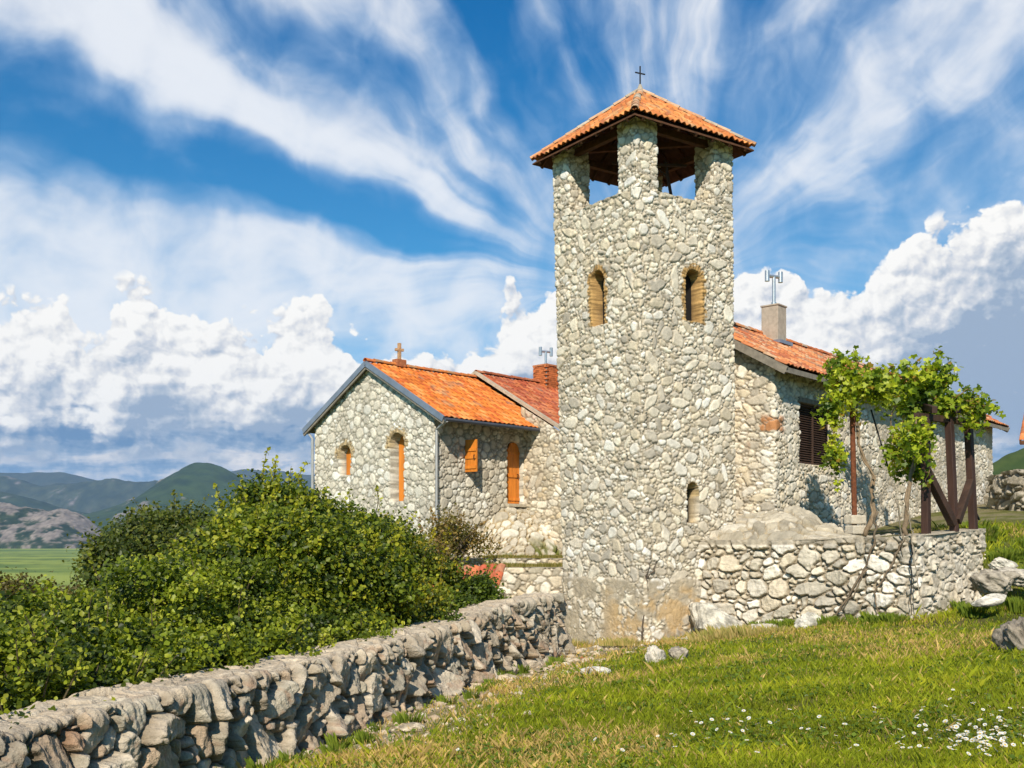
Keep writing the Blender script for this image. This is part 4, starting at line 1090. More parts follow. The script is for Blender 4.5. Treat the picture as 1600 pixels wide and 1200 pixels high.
# small neighbouring house whose tiled eave shows at the right edge of the picture
def build_neighbour():
    a = P(1592, 688, 44); zt = a[2]
    root = empty('neighbour_house', (a[0]+1, 45, .5), 'tiled eave corner of a neighbouring house at the right edge of the picture', 'house')
    dy = unit(np.array((.50, .866, 0))); dx = np.array((dy[1], -dy[0], 0))
    pt = lambda u, v, z: a*np.array((1, 1, 0))+dx*u+dy*v+np.array((0, 0, z))
    fm = Masonry(13, 7, .06, 95, v0=-1)
    wall('wall', [pt(.4, 6, 0)[:2], pt(.4, .45, 0)[:2], pt(7, .45, 0)[:2]], -.5, zt+.15, fm, M['masonry'], root, step=.08)
    pal = [(.62, .20, .06), (.68, .25, .09), (.54, .16, .05)]
    up = unit(dy+np.array((0, 0, .5)))
    tile_roof('roof', pt(0, 0, zt), pt(7.4, 0, zt), up, 3.6, lambda u: 0, lambda u: 3.6, M['tile'], root, tw=.22, row=.36, seed=41, pal=pal)
    up2 = unit(-dy+np.array((0, 0, .5)))
    tile_roof('roof', pt(7.4, 6.44, zt), pt(0, 6.44, zt), up2, 3.6, lambda u: 0, lambda u: 3.6, M['tile'], root, tw=.22, row=.36, seed=42, pal=pal)
    mb = MB(); mb.bar(pt(.04, .05, zt-.10), pt(7.4, .05, zt-.10), .05, .18); mb.bar(pt(.04, .05, zt-.08), pt(.04, 3.22, zt+1.52), .05, .16); mb.build('fascia', M['soffit_wood'], root)
build_neighbour()

# ------------------------------------------------------------------ terrace wall below the pergola
def build_terrace():
    root = empty('terrace_wall', (*WK[0], -2.3), 'pale rubble retaining wall right of the tower, holding up the vine terrace', 'wall')
    L = plen(WK); zb = -3.0
    fm = Masonry(L, 3.6, .011, 101, sizes=((.21, .25), (.16, .5), (.12, .8), (.08, 1.0), (.05, 1.2)), asp=(1.0, 2.2), gap=.020, grow=.016, relief=.075, edge=.032, v0=zb, warp=.045, square=2.2, wob=.2, tilt=.30, craggy=.07, mortar=(.36, .31, .235), groove=.035,
                 pal=[(.78, .74, .66), (.70, .65, .55), (.84, .81, .75), (.60, .56, .48), (.68, .61, .49), (.50, .47, .41)])
    U = fm.U; V = fm.V+zb; top = lambda u: .02+.055*max(0, u-4.6)+.06*sstep(u, 2, 4.6)
    tz = np.interp(U[:, 0], np.linspace(0, L, 60), [top(u) for u in np.linspace(0, L, 60)])[:, None]
    nz = fbm(U/.5, V/.5, 102, 4, .6); nf = fbm(U/.12, V/.12, 103, 4, .6)
    cap = sstep(V, tz-.15+.05*(nz-.5), tz-.10)
    fm.C = fm.C*(1-.85*cap[..., None])+lerp3((.46, .41, .33), (.30, .27, .22), sstep(nf, .35, .65))*.85*cap[..., None]
    fm.H = fm.H*(1-.7*cap)+.035*cap
    # second stretch is smoother and lime-washed
    sm = sstep(U, 4.75, 4.9)*sstep(nz*.5+nf*.5, .40, .52)*.8
    fm.C = fm.C*(1-sm[..., None])+lerp3((.66, .63, .56), (.46, .42, .35), sstep(nf, .4, .62))*sm[..., None]; fm.H = fm.H*(1-.6*sm)
    us = np.concatenate([np.arange(0, L, .017)])
    wall('wall', WK, zb, top, fm, M['masonry'], root, us=us, rad=.07, vstep=.017, noise=.12)
    # coping: rough flat top
    p, nr = path_sample(WK, us[::3], .07); n = len(p); w = np.linspace(0, 1, 14)
    tt = np.array([top(u) for u in us[::3]])
    X = p[:, None]-nr[:, None]*(w[None, :, None]*.55-.05)
    Z = tt[:, None]+.03*(fbm(us[::3][:, None]/.3, w[None]*2, 9, 3)-.4)-.03*(w[None] < .02)
    c = lerp3((.52, .47, .39), (.34, .31, .25), fbm(us[::3][:, None]/.15, w[None]*5, 8, 3))
    mesh_np('coping', np.concatenate([X, Z[..., None]], -1).reshape(-1, 3), grid_faces(n, 14), M['masonry'], root, c.reshape(-1, 3), True)
build_terrace()

# ------------------------------------------------------------------ boundary wall in the foreground
def build_boundary():
    root = empty('boundary_wall', (WL[3][0], WL[3][1], -2.2), 'low craggy dry stone wall running from the bottom left corner up to the tower', 'wall')
    pts = WL[1:-1]; L = plen(pts); th = .62
    # profile: front face, cap, back face
    us = [0.0]
    cum = np.concatenate([[0], np.cumsum(np.linalg.norm(np.diff(np.array(pts), axis=0), axis=1))])
    while us[-1] < L:
        y = np.interp(us[-1], cum, [p[1] for p in pts]); us.append(us[-1]+max(.0085, .00115*y) if y > 5.5 else us[-1]+.03)
    us = np.array(us); us = us[us < L]
    FH, VM = 1.35, 1.35+th+.9
    fm = Masonry(L, VM, .010, 111, sizes=((.20, .4), (.155, .7), (.115, 1.0), (.08, 1.3), (.05, 1.4)), asp=(1.1, 3.0), gap=.006, grow=.016, relief=.075, edge=.03, warp=.05, wob=.16, square=1.6, tilt=.75, lift=.35, groove=.085, horiz=.55, vert=1.35, craggy=.08, poly=1.0, cut=FH,
                 pal=[(.54, .46, .36), (.60, .52, .42), (.47, .41, .33), (.66, .59, .49), (.54, .42, .31), (.50, .46, .38)], mortar=(.20, .155, .10))
    U, V = fm.U, fm.V
    nz = fbm(U/.4, V/.4, 112, 5, .6, True); nf = fbm(U/.06, V/.06, 113, 4, .6)
    far = sstep(U, 12.2, 14.0)
    # iron-red and lichen patches on the stones
    rd = sstep(fbm(U/.18, V/.18, 115, 4, .6), .60, .70)[..., None]*.5
    fm.C = fm.C*(1-rd)+np.array((.36, .19, .11))*rd
    lc = sstep(fbm(U/.12, V/.12, 116, 4, .6), .58, .66)[..., None]*.4
    fm.C = fm.C*(1-lc)+np.array((.50, .46, .37))*lc
    # the top is bedded in mortar
    topz = sstep(V, FH-.03+.05*(nz-.5), FH+.03)
    fm.H = fm.H*(1-.80*topz)+topz*(.035+.05*(nz-.5)+.022*(nf-.5))
    fm.H = fm.H+(1-topz)*.045*(fbm(U/.05, V/.12, 118, 4, .6, True)-.6)
    fm.C = fm.C*(1-.75*topz[..., None])+lerp3((.78, .70, .57), (.58, .50, .40), sstep(nf*.5+nz*.5, .35, .65))*.75*topz[..., None]
    p, nr = path_sample(pts, us, .25)
    vs = np.concatenate([np.arange(0, FH-.05, .0125), np.arange(FH-.05, FH+th, .0125), np.arange(FH+th, VM, .06)])
    Um, Vm = np.meshgrid(us, vs, indexing='ij')
    h, c = fm.sample(Um, Vm)
    # cross-section: (offset outward, height), rounded shoulders
    rc = .025
    def sec(v):
        out = np.where(v < FH, 0.0, np.where(v < FH+th, -(v-FH), -th)); z = np.where(v < FH, v-FH, np.where(v < FH+th, 0.0, -(v-FH-th)))
        return out, z
    o = 0; z = 0; kk = np.linspace(-rc, rc, 7)
    for q in kk:
        a, b = sec(vs+q); o = o+a/7; z = z+b/7
    e = 1e-3; o2, z2 = 0, 0
    for q in kk:
        a, b = sec(vs+q+e); o2 = o2+a/7; z2 = z2+b/7
    do, dz = o2-o, z2-z; ln = np.hypot(do, dz)+1e-12; no, nzv = dz/ln, -do/ln
    ztop = -1.37+.10*(fbm(us/1.5, us*0, 5, 3)-.5)+.14*sstep(us, 13.2, 15.5)-.05*np.sin(us*.9)*.4
    lean = .12*(-z)   # face battered outwards towards its foot
    off = (o+lean)[None]+no[None]*h; zz = ztop[:, None]+z[None]+nzv[None]*h
    # path runs away from the camera: outward (lawn side) is to the right = +normal
    X = p[:, None, 0]+nr[:, None, 0]*off; Y = p[:, None, 1]+nr[:, None, 1]*off
    mesh_np('stonework', np.stack([X, Y, zz], -1).reshape(-1, 3), grid_faces(len(us), len(vs)), M['rough_masonry'], root, c.reshape(-1, 3), False)
build_boundary()

# ------------------------------------------------------------------ ledges between tower and chapel
def ledge(name, label, pts, z0, z1, seed, depth=.6, step=.02, sizes=((.14, .4), (.1, .8), (.07, 1), (.045, 1.2)), cat='wall', grow=.016):
    root = empty(name, (*pts[0], z0), label, cat)
    L = plen(pts)
    fm = Masonry(L, z1-z0+.3, .014, seed, sizes=sizes, asp=(1.1, 2.2), gap=.009, grow=grow, relief=.045, v0=z0, craggy=.03)
    wall('wall', pts, z0, z1, fm, M['masonry'], root, step=step, rad=.05)
    us = np.arange(0, L, .06); p, nr = path_sample(pts, us, .05); w = np.linspace(-.03, depth, 12)
    X = p[:, None]-nr[:, None]*w[None, :, None]; Z = z1+.03*(fbm(us[:, None]/.25, w[None]/.25, seed, 3)-.4)+0*X[..., 0]
    c = lerp3((.58, .53, .44), (.36, .32, .25), fbm(us[:, None]/.2, w[None]/.1, seed+1, 4))
    mesh_np('coping', np.concatenate([X, Z[..., None]], -1).reshape(-1, 3), grid_faces(len(us), 12), M['masonry'], root, c.reshape(-1, 3), True)
    return root
q = lambda px, Y: tuple(P(px, 0, Y)[:2])
ledge('stone_ledge', 'low stone ledge with grass on top, just left of the tower', [q(765, 27.3), q(820, 27.3), q(892, 26.9)], -1.9, -.70, 121, 1.4)
ledge('stone_ledge', 'narrow pale stone step above the grassy ledge, below the chapel', [q(715, 29.3), q(790, 29.2), q(895, 28.9)], -1.2, -.50, 122, 1.2)
def build_apron():
    """sloping rubble footing under the chapel door"""
    n, m = 260, 110; t = np.linspace(.9, 6.6, n); w = np.linspace(0, 1, m); T, Wq = np.meshgrid(t, w, indexing='ij')
    fm = Masonry(6, 3.2, .018, 131, sizes=((.19, .4), (.14, .7), (.1, 1), (.06, 1.2)), asp=(1.1, 2), gap=.02, grow=.02, relief=.10, craggy=.05, mortar=(.36, .29, .18), pal=[(.66, .62, .53), (.6, .55, .44), (.70, .68, .61), (.52, .48, .40)])
    h, c = fm.sample(T-.9, Wq*2.4)
    hi = -.58+1.60*sstep(T, .8, 3.1); out = 1.9*(1-Wq); z = -.60+(hi+.6)*Wq**.9
    out = np.where(T > 3.88, out+0.0, out)
    gr = sstep(fbm(T/.4, Wq/.3, 132, 4), .55, .68)*sstep(Wq, .45, .1); c = c*(1-gr[..., None])+np.array((.13, .15, .03))*gr[..., None]
    base = FC+SDr*T[..., None]+SO*(out+np.where(T > 3.88, 1.7*sstep(T, 3.7, 4.1), 0)*Wq)[..., None]
    V = np.concatenate([base+SO*(h*.6)[..., None], (z+h*.7)[..., None]], -1)
    o = mesh_np('rubble_footing', V.reshape(-1, 3), grid_faces(n, m), M['masonry'], None, c.reshape(-1, 3), False)
    tag(o, 'sloping rubble footing of pale stones under the chapel door', 'rubble bank')
build_apron()

# dry stone wall beyond the house at the right edge
def build_dry():
    pts = [q(1545, 35.5), q(1600, 33.0), q(1690, 31.5)]
    root = empty('dry_stone_wall', (*pts[0], .6), 'tumbled grey dry stone wall beyond the pergola at the right edge', 'wall')
    L = plen(pts)
    fm = Masonry(L, 3.2, .018, 141, sizes=((.24, .5), (.17, .8), (.11, 1), (.07, 1.2)), asp=(1.2, 3), gap=.01, grow=.02, relief=.12, edge=.08, v0=.0, tilt=.35, craggy=.06, pal=[(.50, .46, .39), (.44, .40, .33), (.56, .52, .45), (.40, .37, .31)], mortar=(.22, .19, .14))
    top = lambda u: 2.25+.25*float(fbm(np.array([u/.5]), np.array([0.]), 5, 3)[0]-.5)
    wall('stonework', pts, -.2, top, fm, M['rough_masonry'], root, step=.03, rad=.1, noise=.2)
    us = np.arange(0, L, .1); p, nr = path_sample(pts, us, .1); w = np.linspace(-.03, .9, 12)
    X = p[:, None]-nr[:, None]*w[None, :, None]; Z = np.array([top(u) for u in us])[:, None]+.12*(fbm(us[:, None]/.3, w[None]/.3, 6, 3)-.5)-.5*sstep(w[None], .5, .9)
    mesh_np('coping', np.concatenate([X, Z[..., None]], -1).reshape(-1, 3), grid_faces(len(us), 12), M['rough_masonry'], root, lerp3((.5, .46, .4), (.36, .33, .27), fbm(us[:, None]/.2, w[None]/.1, 1, 4)).reshape(-1, 3))
build_dry()

# little lean-to with a red tile roof, half buried in the shrubs
def build_lean():
    a, b = P(588, 924, 25.6), P(779, 921, 24.9)
    root = empty('lean_to', (a[0], a[1], -2.2), 'low lean-to with faded red tile roof, half buried in the shrubs left of the tower', 'shed')
    d = unit(b-a); up = unit(np.array((-d[1], d[0], .75))); sl = .95
    tile_roof('roof', a, b, up, sl, lambda u: 0, lambda u: sl, M['tile'], root, tw=.22, row=.32, seed=51, barrel=.05, pal=[(.50, .13, .06), (.56, .17, .07), (.44, .10, .05), (.52, .22, .12)])
    fm = Masonry(3.6, 2.2, .03, 151, v0=-3)
    n = np.array((-d[1], d[0]))
    wall('wall', [(a+up*.9)[:2]-0*n, a[:2]+n*.12, b[:2]+n*.12, (b+up*.9)[:2]], -3.0, a[2]-.02, fm, M['masonry'], root, step=.05)
build_lean()

def build_terrace_bank():
    """stones and bedrock heaped between the terrace wall and the house"""
    n, m = 240, 90; t = np.linspace(.25, 4.3, n); w = np.linspace(0, 1, m); T, Wq = np.meshgrid(t, w, indexing='ij')
    fm = Masonry(4.4, 2.0, .016, 161, sizes=((.26, .4), (.19, .8), (.12, 1), (.07, 1.2)), asp=(1.2, 3.5), gap=.01, grow=.03, relief=.10, edge=.05, horiz=.3, tilt=.4, craggy=.08, mortar=(.40, .33, .22), pal=[(.54, .50, .42), (.46, .42, .34), (.60, .57, .50), (.38, .35, .29)])
    h, c = fm.sample(T-.25, Wq*1.7)
    a, b = WK[0], WK[2]; d = (b-a)/np.linalg.norm(b-a); back = np.array((-d[1], d[0])); back = back if back[1] > 0 else -back
    hi = .66*sstep(T, 3.6, 1.6)*(.8+.4*fbm(T/.5, T*0, 5, 3))+.02
    base = a+d*T[..., None]+back*(.30+1.6*Wq)[..., None]
    z = -.10*(1-Wq)**3+hi*Wq**.7+h*.8*sstep(Wq, 0, .12)+.10*(fbm(T/.3, Wq/.3, 162, 4)-.5)*Wq
    o = mesh_np('rubble_bank', np.concatenate([base, z[..., None]], -1).reshape(-1, 3), grid_faces(n, m), M['masonry'], None, c.reshape(-1, 3), False)
    tag(o, 'heap of flat rocks and rubble on the terrace between tower, wall top and louvred window', 'rubble bank')
build_terrace_bank()

# ------------------------------------------------------------------ shrubs behind the boundary wall
G_DARK, G_MID, G_YEL = (.045, .07, .01), (.17, .22, .016), (.42, .42, .03)
def B(px, py, Y, rx, ry, rz):
    p = P(px, py, Y); return (p[0], p[1], p[2], rx, ry, rz)
pal1 = [G_DARK, (0.088, 0.132, 0.012), G_MID, (0.195, 0.231, 0.017), G_YEL]
shrub('shrub', 'large leafy green shrub in front of the chapel gable with thin shoots standing up', 'shrub', (-4.2, 16.5, -4.0),
      [B(430, 800, 17, .62, .7, .50), B(395, 850, 16, .6, .7, .50), B(490, 822, 17.5, .6, .7, .40), B(555, 848, 17.5, .6, .6, .42), B(330, 905, 15.5, .8, .9, .5), B(440, 880, 15.5, 1.2, 1, .75), B(520, 890, 16.5, 1.0, .8, .7),
       B(560, 930, 16.5, 1.0, .8, .7), B(380, 980, 14.5, 1.2, .8, .8), B(500, 990, 15.5, 1.1, .7, .7), B(600, 850, 18.5, .45, .5, .35)],
      125000, .066, pal1, 1, shoots=[(*P(410, 770, 17), -.05, 0, 1, .75), (*P(425, 772, 17), .12, 0, 1, .62), (*P(450, 775, 17), .1, .1, 1, .5), (*P(385, 790, 16.5), -.25, 0, 1, .5), (*P(500, 800, 17.5), .1, 0, 1, .45),
              (*P(545, 800, 17.5), .15, 0, 1, .4), (*P(590, 790, 18), .2, 0, 1, .35), (*P(470, 790, 17), 0, 0, 1, .5), (*P(350, 800, 16.5), -.3, 0, 1, .45), (*P(620, 850, 18), .5, 0, 1, .6)])
shrub('shrub', 'rounded dark green shrub at the left end of the tall shrub, against the plain', 'shrub', (-7.0, 19, -4.5),
      [B(250, 840, 20, .55, .6, .42), B(292, 842, 20.5, .5, .5, .40), B(210, 865, 19, .6, .6, .5), B(260, 900, 19, 1.0, .8, .8), B(180, 895, 18, .45, .5, .5), B(320, 850, 20, .5, .5, .5)],
      42000, .07, [(0.043, 0.066, 0.014), (0.088, 0.116, 0.022), (0.137, 0.165, 0.026), (0.195, 0.206, 0.030)], 2, clump=.26)
shrub('shrub', 'dark brownish green low shrub at the left edge in front of the meadow', 'shrub', (-9.0, 17.5, -4.0),
      [B(10, 950, 18, .9, .8, .42), B(70, 955, 18, .55, .6, .35), B(-60, 950, 18, .8, .6, .5), B(130, 960, 17, .5, .5, .35)],
      20000, .055, [(0.058, 0.058, 0.014), (0.117, 0.091, 0.022), (0.166, 0.140, 0.024)], 3, clump=.2)
hb = []
for i, y in enumerate(np.arange(6.9, 15.6, .85)):
    x = wallx(y); hb.append((x-.95, y, -1.50+.02*(i % 3), .62, .62, .50)); hb.append((x-1.7, y+.3, -1.25, .75, .7, .55)); hb.append((x-2.6, y+.6, -1.2, .8, .7, .62+.05*(i % 2)))
    hb.append((x-3.7, y+1.0, -1.35, .9, .8, .6))
    if 10.4 < y < 13.5: hb.append((x-1.8, y+.9, -.85+.12*(i % 2), .6, .6, .5))
    if 11.5 < y < 13.5: hb.append((x-2.8, y+1.2, -.75, .7, .7, .5))
shrub('hedge', 'bright green hedge of small glossy leaves leaning on the far side of the craggy wall', 'hedge', (-4.2, 9.5, -3.8), hb, 200000, .050,
      [(.035, .060, .008), (.085, .120, .010), (.16, .21, .014), (.27, .32, .020), (.40, .42, .04)], 4, clump=.15, stems=14, width=.45,
      shoots=[(wallx(y)-1.4-.3*(k % 3), y, -.95, -.1, 0, 1, .28+.1*(k % 2)) for k, y in enumerate(np.arange(7.6, 14.5, .55))])
shrub('shrub', 'yellow green shrub with orange tipped leaves just left of the red tiled lean-to', 'shrub', (-2.6, 18.5, -3.6),
      [B(600, 925, 18.5, .65, .6, .48), B(650, 960, 18.5, .6, .6, .5), B(560, 950, 17.5, .6, .6, .55), B(610, 1000, 17, .7, .6, .4), B(650, 890, 20, .40, .4, .38), B(690, 905, 20, .35, .35, .28), B(620, 870, 20.5, .5, .5, .4)],
      46000, .062, [(0.068, 0.099, 0.012), (0.146, 0.181, 0.014), (0.292, 0.297, 0.024), (0.390, 0.330, 0.024)], 5,
      shoots=[(*P(640, 880, 19), .2, 0, 1, .8), (*P(660, 880, 19.5), .3, 0, 1, .7), (*P(690, 890, 19.5), .1, 0, 1, .8)])
shrub('shrub', 'dark green shrub spilling over the craggy wall below the lean-to', 'shrub', (-1.4, 19, -3.0),
      [B(700, 960, 19, .62, .5, .36), B(740, 925, 20.5, .45, .45, .26), B(680, 985, 17.5, .50, .4, .26), B(755, 945, 20.5, .35, .4, .22), B(640, 995, 17, .4, .4, .3)],
      26000, .055, [(0.039, 0.066, 0.010), (0.078, 0.116, 0.012), (0.137, 0.198, 0.017), (0.195, 0.264, 0.024)], 6, clump=.16,
      shoots=[(*P(760, 900, 20.8), .3, 0, 1, .35), (*P(720, 910, 20.3), -.1, 0, 1, .5)])
shrub('shrub', 'thin straggly dry shrub in front of the chapel corner downpipe', 'shrub', (-2.4, 27.5, -1.5),
      [B(700, 850, 28, .6, .4, .7), B(660, 880, 27, .7, .4, .5), B(740, 855, 28.5, .35, .3, .4)],
      5200, .07, [(0.117, 0.116, 0.024), (0.234, 0.181, 0.036), (0.332, 0.214, 0.072)], 7, clump=.35, stems=9,
      shoots=[(*P(640, 840, 27), 0, 0, 1, .5), (*P(675, 820, 27), .1, 0, 1, .5), (*P(715, 830, 28), .1, 0, 1, .5)])

# ------------------------------------------------------------------ pergola
def build_pergola():
    root = empty('pergola', (*WK[2], .1), 'dark red brown timber pergola posts with V braces standing on the terrace wall', 'pergola')
    p1, p2, p3 = P(1447, 831, 22.5), P(1491, 827, 23.2), P(1521, 823, 23.9)
    t1, t2, t3 = P(1446, 655, 22.5), P(1483, 655, 23.2), P(1513, 662, 23.9)
    for a, b in ((p1, t1), (p2, t2), (p3, t3)):
        mb = MB(); mb.bar(a-np.array((0, 0, .06)), b, .155, .155, up=(.64, -.77, 0)); mb.build('post', M['post'], root, bevel=.012)
    for a, b in ((P(1447, 735, 22.45), P(1489, 818, 23.1)), (P(1517, 752, 23.8), P(1495, 815, 23.15))):
        mb = MB(); mb.bar(a, b, .16, .17); mb.build('brace', M['dark_wood'], root, bevel=.01)
    beams = [(t1+np.array((-.3, -.25, .04)), t3+np.array((.35, .3, .04))), (t3+np.array((.2, -.25, .17)), P(1470, 640, 29)), (t2+np.array((.1, -.25, .17)), P(1430, 628, 28.3)), (t1+np.array((.1, -.25, .17)), P(1395, 620, 27.5)),
             ]
    for a, b in beams:
        mb = MB(); mb.bar(a, b, .11, .14); mb.build('beam', M['dark_wood'], root, bevel=.008)
    a, b = P(1335, 800, 24.8), P(1331, 612, 24.8)
    mb = MB(); mb.tube([a-np.array((0, 0, .6)), a, b], .062, 10); mb.build('iron_post', M['rust'], root)
    for q0, q1 in ((P(1361, 640, 25.2), P(1392, 745, 25.0)), (P(1508, 765, 23.9), P(1530, 812, 24.6))):
        mb = MB(); mb.bar(q0, q1, .035); mb.build('stay', M['iron'], root)
M['post'] = mat_plain('stained_timber', (.055, .028, .020), .65, 0, 6, .6, .004, (1, 1, .15))
build_pergola()

# ------------------------------------------------------------------ grape vines
def vine(name, label, trunk, canes, clusters, n, seed, size=.135, pal=None):
    rng = np.random.default_rng(seed)
    root = empty(name, trunk[0], label, 'vine')
    mb = MB(); k = len(trunk)
    pts = []
    for i in range(k-1):
        a, b = np.array(trunk[i]), np.array(trunk[i+1])
        for t in np.linspace(0, 1, 6)[:-1]: pts.append(a+(b-a)*t+rng.normal(0, .018, 3))
    pts.append(np.array(trunk[-1])); r = np.linspace(.055, .018, len(pts))
    mb.tube(pts, list(r), 8, (.22, .16, .10)); mb.tube([p+np.array((.05*sin(i*.9), .05*cos(i*.9), 0)) for i, p in enumerate(pts)], list(r*.6), 6, (.26, .19, .12))
    mb.build('trunk', M['bark'], root, smooth=True)
    mb = MB(); ex = []
    pal = np.array(pal or [(.10, .16, .010), (.24, .32, .016), (.40, .46, .025), (.52, .54, .05), (.56, .54, .09)])
    for c in canes:
        c = [np.array(q, float) for q in c]; pts = []
        for i in range(len(c)-1):
            for t in np.linspace(0, 1, 6)[:-1]: pts.append(c[i]+(c[i+1]-c[i])*t+rng.normal(0, .02, 3))
        pts.append(c[-1]); mb.tube(pts, list(np.linspace(.014, .005, len(pts))), 5, (.20, .13, .06))
        L = sum(np.linalg.norm(c[i+1]-c[i]) for i in range(len(c)-1)); m = int(L*36)
        t = rng.uniform(0, 1, m)*(len(pts)-1); i0 = np.minimum(t.astype(int), len(pts)-2); PP = np.array(pts)
        q = PP[i0]+(PP[i0+1]-PP[i0])*(t-i0)[:, None]+rng.normal(0, .055, (m, 3)); ex.append((q, .85*np.ones(m)))
    for (x, y, z, rx, ry, rz, w) in clusters:
        m = int(n*w); nc = max(4, m//16)
        cc = np.array((x, y, z))+unit(rng.normal(size=(nc, 3)))*rng.uniform(.25, 1.05, (nc, 1))*np.array((rx, ry, rz))
        q = cc[rng.choice(nc, m)]+rng.normal(0, .125, (m, 3)); ex.append((q, np.ones(m)))
    q = np.concatenate([e[0] for e in ex]); s = np.concatenate([e[1] for e in ex]); m = len(q)
    N = unit(rng.normal(size=(m, 3))*.7+np.array((-.15, -.55, .6))); T = unit(rng.normal(size=(m, 3))*.7+np.array((0, 0, -.8)))
    x = np.clip(fbm(q[:, 0]/.3, q[:, 2]/.3+q[:, 1], seed, 3)*1.6-.4+rng.normal(0, .22, m), 0, .999)*(len(pal)-1); i0 = x.astype(int)
    col = pal[i0]*rng.uniform(.75, 1.25, (m, 1))
    yl = rng.random(m) < .03; col[yl] = (.34, .22, .03)
    leaf_mesh('foliage', q, N, T, s*size*rng.uniform(.55, 1.15, m), col, M['leaf'], root, 'vine')
    mb.build('canes', M['bark'], root)
Y = 24.5
vine('grape_vine', 'grape vine climbing the rusty post beside the louvred window, sprigs rising above the eave', [P(1352, 838, 24.2), P(1366, 800, 24.3), P(1362, 745, 24.6), P(1340, 690, 24.8), P(1336, 600, 24.8)],
     [[P(1330, 610, Y), P(1318, 560, Y), P(1305, 548, Y)], [P(1345, 600, Y), P(1340, 565, Y), P(1334, 545, Y)], [P(1340, 565, Y), P(1352, 558, Y)], [P(1380, 610, Y), P(1388, 580, Y), P(1392, 572, Y)],
      [P(1300, 600, Y), P(1305, 660, Y), P(1303, 700, Y), P(1286, 716, Y)], [P(1310, 610, Y), P(1300, 690, Y), P(1308, 760, Y)], [P(1295, 590, Y), P(1292, 565, Y)], [P(1335, 610, Y), P(1420, 625, Y)],
      [P(1330, 640, Y), P(1345, 660, Y)]],
     [(*P(1312, 585, Y), .38, .4, .38, .17), (*P(1300, 640, Y), .20, .3, .45, .12), (*P(1345, 600, Y), .42, .5, .36, .19), (*P(1370, 605, Y), .36, .5, .28, .14), (*P(1397, 612, Y+.4), .4, .5, .2, .12),
      (*P(1306, 710, Y), .14, .2, .42, .07), (*P(1320, 625, Y), .4, .4, .2, .08), (*P(1390, 585, Y), .18, .3, .18, .04), (*P(1350, 606, 27.2), .7, .7, .14, .14), (*P(1392, 612, 27.6), .7, .8, .12, .14)], 1900, 1)
Y = 23.3
vine('grape_vine', 'dense grape vine crowning the timber pergola posts and hanging down over the left post', [P(1416, 838, 22.4), P(1418, 780, 22.4), P(1428, 720, 22.6), P(1432, 650, 22.9)],
     [[P(1440, 640, Y), P(1446, 590, Y), P(1466, 560, Y), P(1470, 546, Y)], [P(1430, 620, Y), P(1418, 575, Y), P(1416, 566, Y)], [P(1500, 640, Y), P(1530, 632, Y), P(1550, 634, Y), P(1561, 645, Y)], [P(1480, 620, Y), P(1525, 628, Y), P(1558, 640, Y)],
      [P(1415, 640, Y), P(1402, 690, Y), P(1398, 745, Y)], [P(1432, 650, Y), P(1428, 700, Y), P(1430, 735, Y)], [P(1450, 640, Y), P(1448, 680, Y), P(1457, 702, Y)], [P(1420, 650, Y), P(1412, 720, Y), P(1400, 755, Y)],
      [P(1515, 640, Y), P(1530, 660, Y), P(1538, 672, Y)], [P(1440, 600, Y), P(1500, 640, Y)], [P(1490, 625, Y), P(1512, 606, Y), P(1530, 612, Y)], [P(1455, 600, Y), P(1480, 588, Y), P(1492, 596, Y)], [P(1440, 690, 22.2), P(1452, 730, 22.1), P(1446, 760, 22.1)], [P(1395, 640, Y), P(1392, 700, Y), P(1384, 722, Y)]],
     [(*P(1440, 605, Y), .38, .5, .46, .20), (*P(1420, 620, Y), .26, .4, .5, .10), (*P(1462, 590, Y), .24, .4, .4, .10), (*P(1470, 635, Y), .50, .7, .28, .15), (*P(1505, 632, Y+.6), .50, .9, .16, .14),
      (*P(1532, 640, Y+.3), .26, .6, .12, .05), (*P(1428, 690, Y), .30, .3, .60, .13), (*P(1438, 690, 22.0), .20, .16, .58, .13), (*P(1405, 710, Y), .16, .25, .48, .07), (*P(1432, 735, Y), .22, .25, .2, .05), (*P(1520, 662, Y), .2, .3, .14, .03), (*P(1450, 660, Y), .3, .3, .2, .05), (*P(1470, 640, Y+2), .9, 1.2, .12, .10), (*P(1425, 632, Y+2), .8, 1.0, .12, .10)], 2300, 2)
def dry_vine(name, label, lines, r0=.02, col=(.20, .15, .10), seed=0):
    rng = np.random.default_rng(seed); mb = MB()
    for ln in lines:
        pts = []
        for i in range(len(ln)-1):
            a, b = np.array(ln[i]), np.array(ln[i+1])
            for t in np.linspace(0, 1, 7)[:-1]: pts.append(a+(b-a)*t+rng.normal(0, .016, 3))
        pts.append(np.array(ln[-1])); mb.tube(pts, list(np.linspace(r0, r0*.35, len(pts))), 6, col)
    o = mb.build(name, M['bark'], None, smooth=True); tag(o, label, 'vine stem'); return o
def TW(px, py, off=.10):   # a point just proud of the terrace wall, first stretch
    a, b = WK[0], WK[2]; d = b-a; k = (px-800)/F_PX
    t = (k*a[1]-a[0])/(d[0]-k*d[1]); p = a+d*t; Yq = p[1]-off; return P(px, py, Yq)
dry_vine('bare_vine', 'bare brown vine stem trailing down the terrace wall in a long curve', [[TW(1368, 800, .3), TW(1366, 845, .2), TW(1352, 890), TW(1335, 930), TW(1300, 965)], [TW(1352, 890), TW(1310, 955), TW(1290, 972)], [TW(1412, 836), TW(1395, 880), TW(1366, 925), TW(1372, 955), TW(1386, 965)]], .028, seed=3)
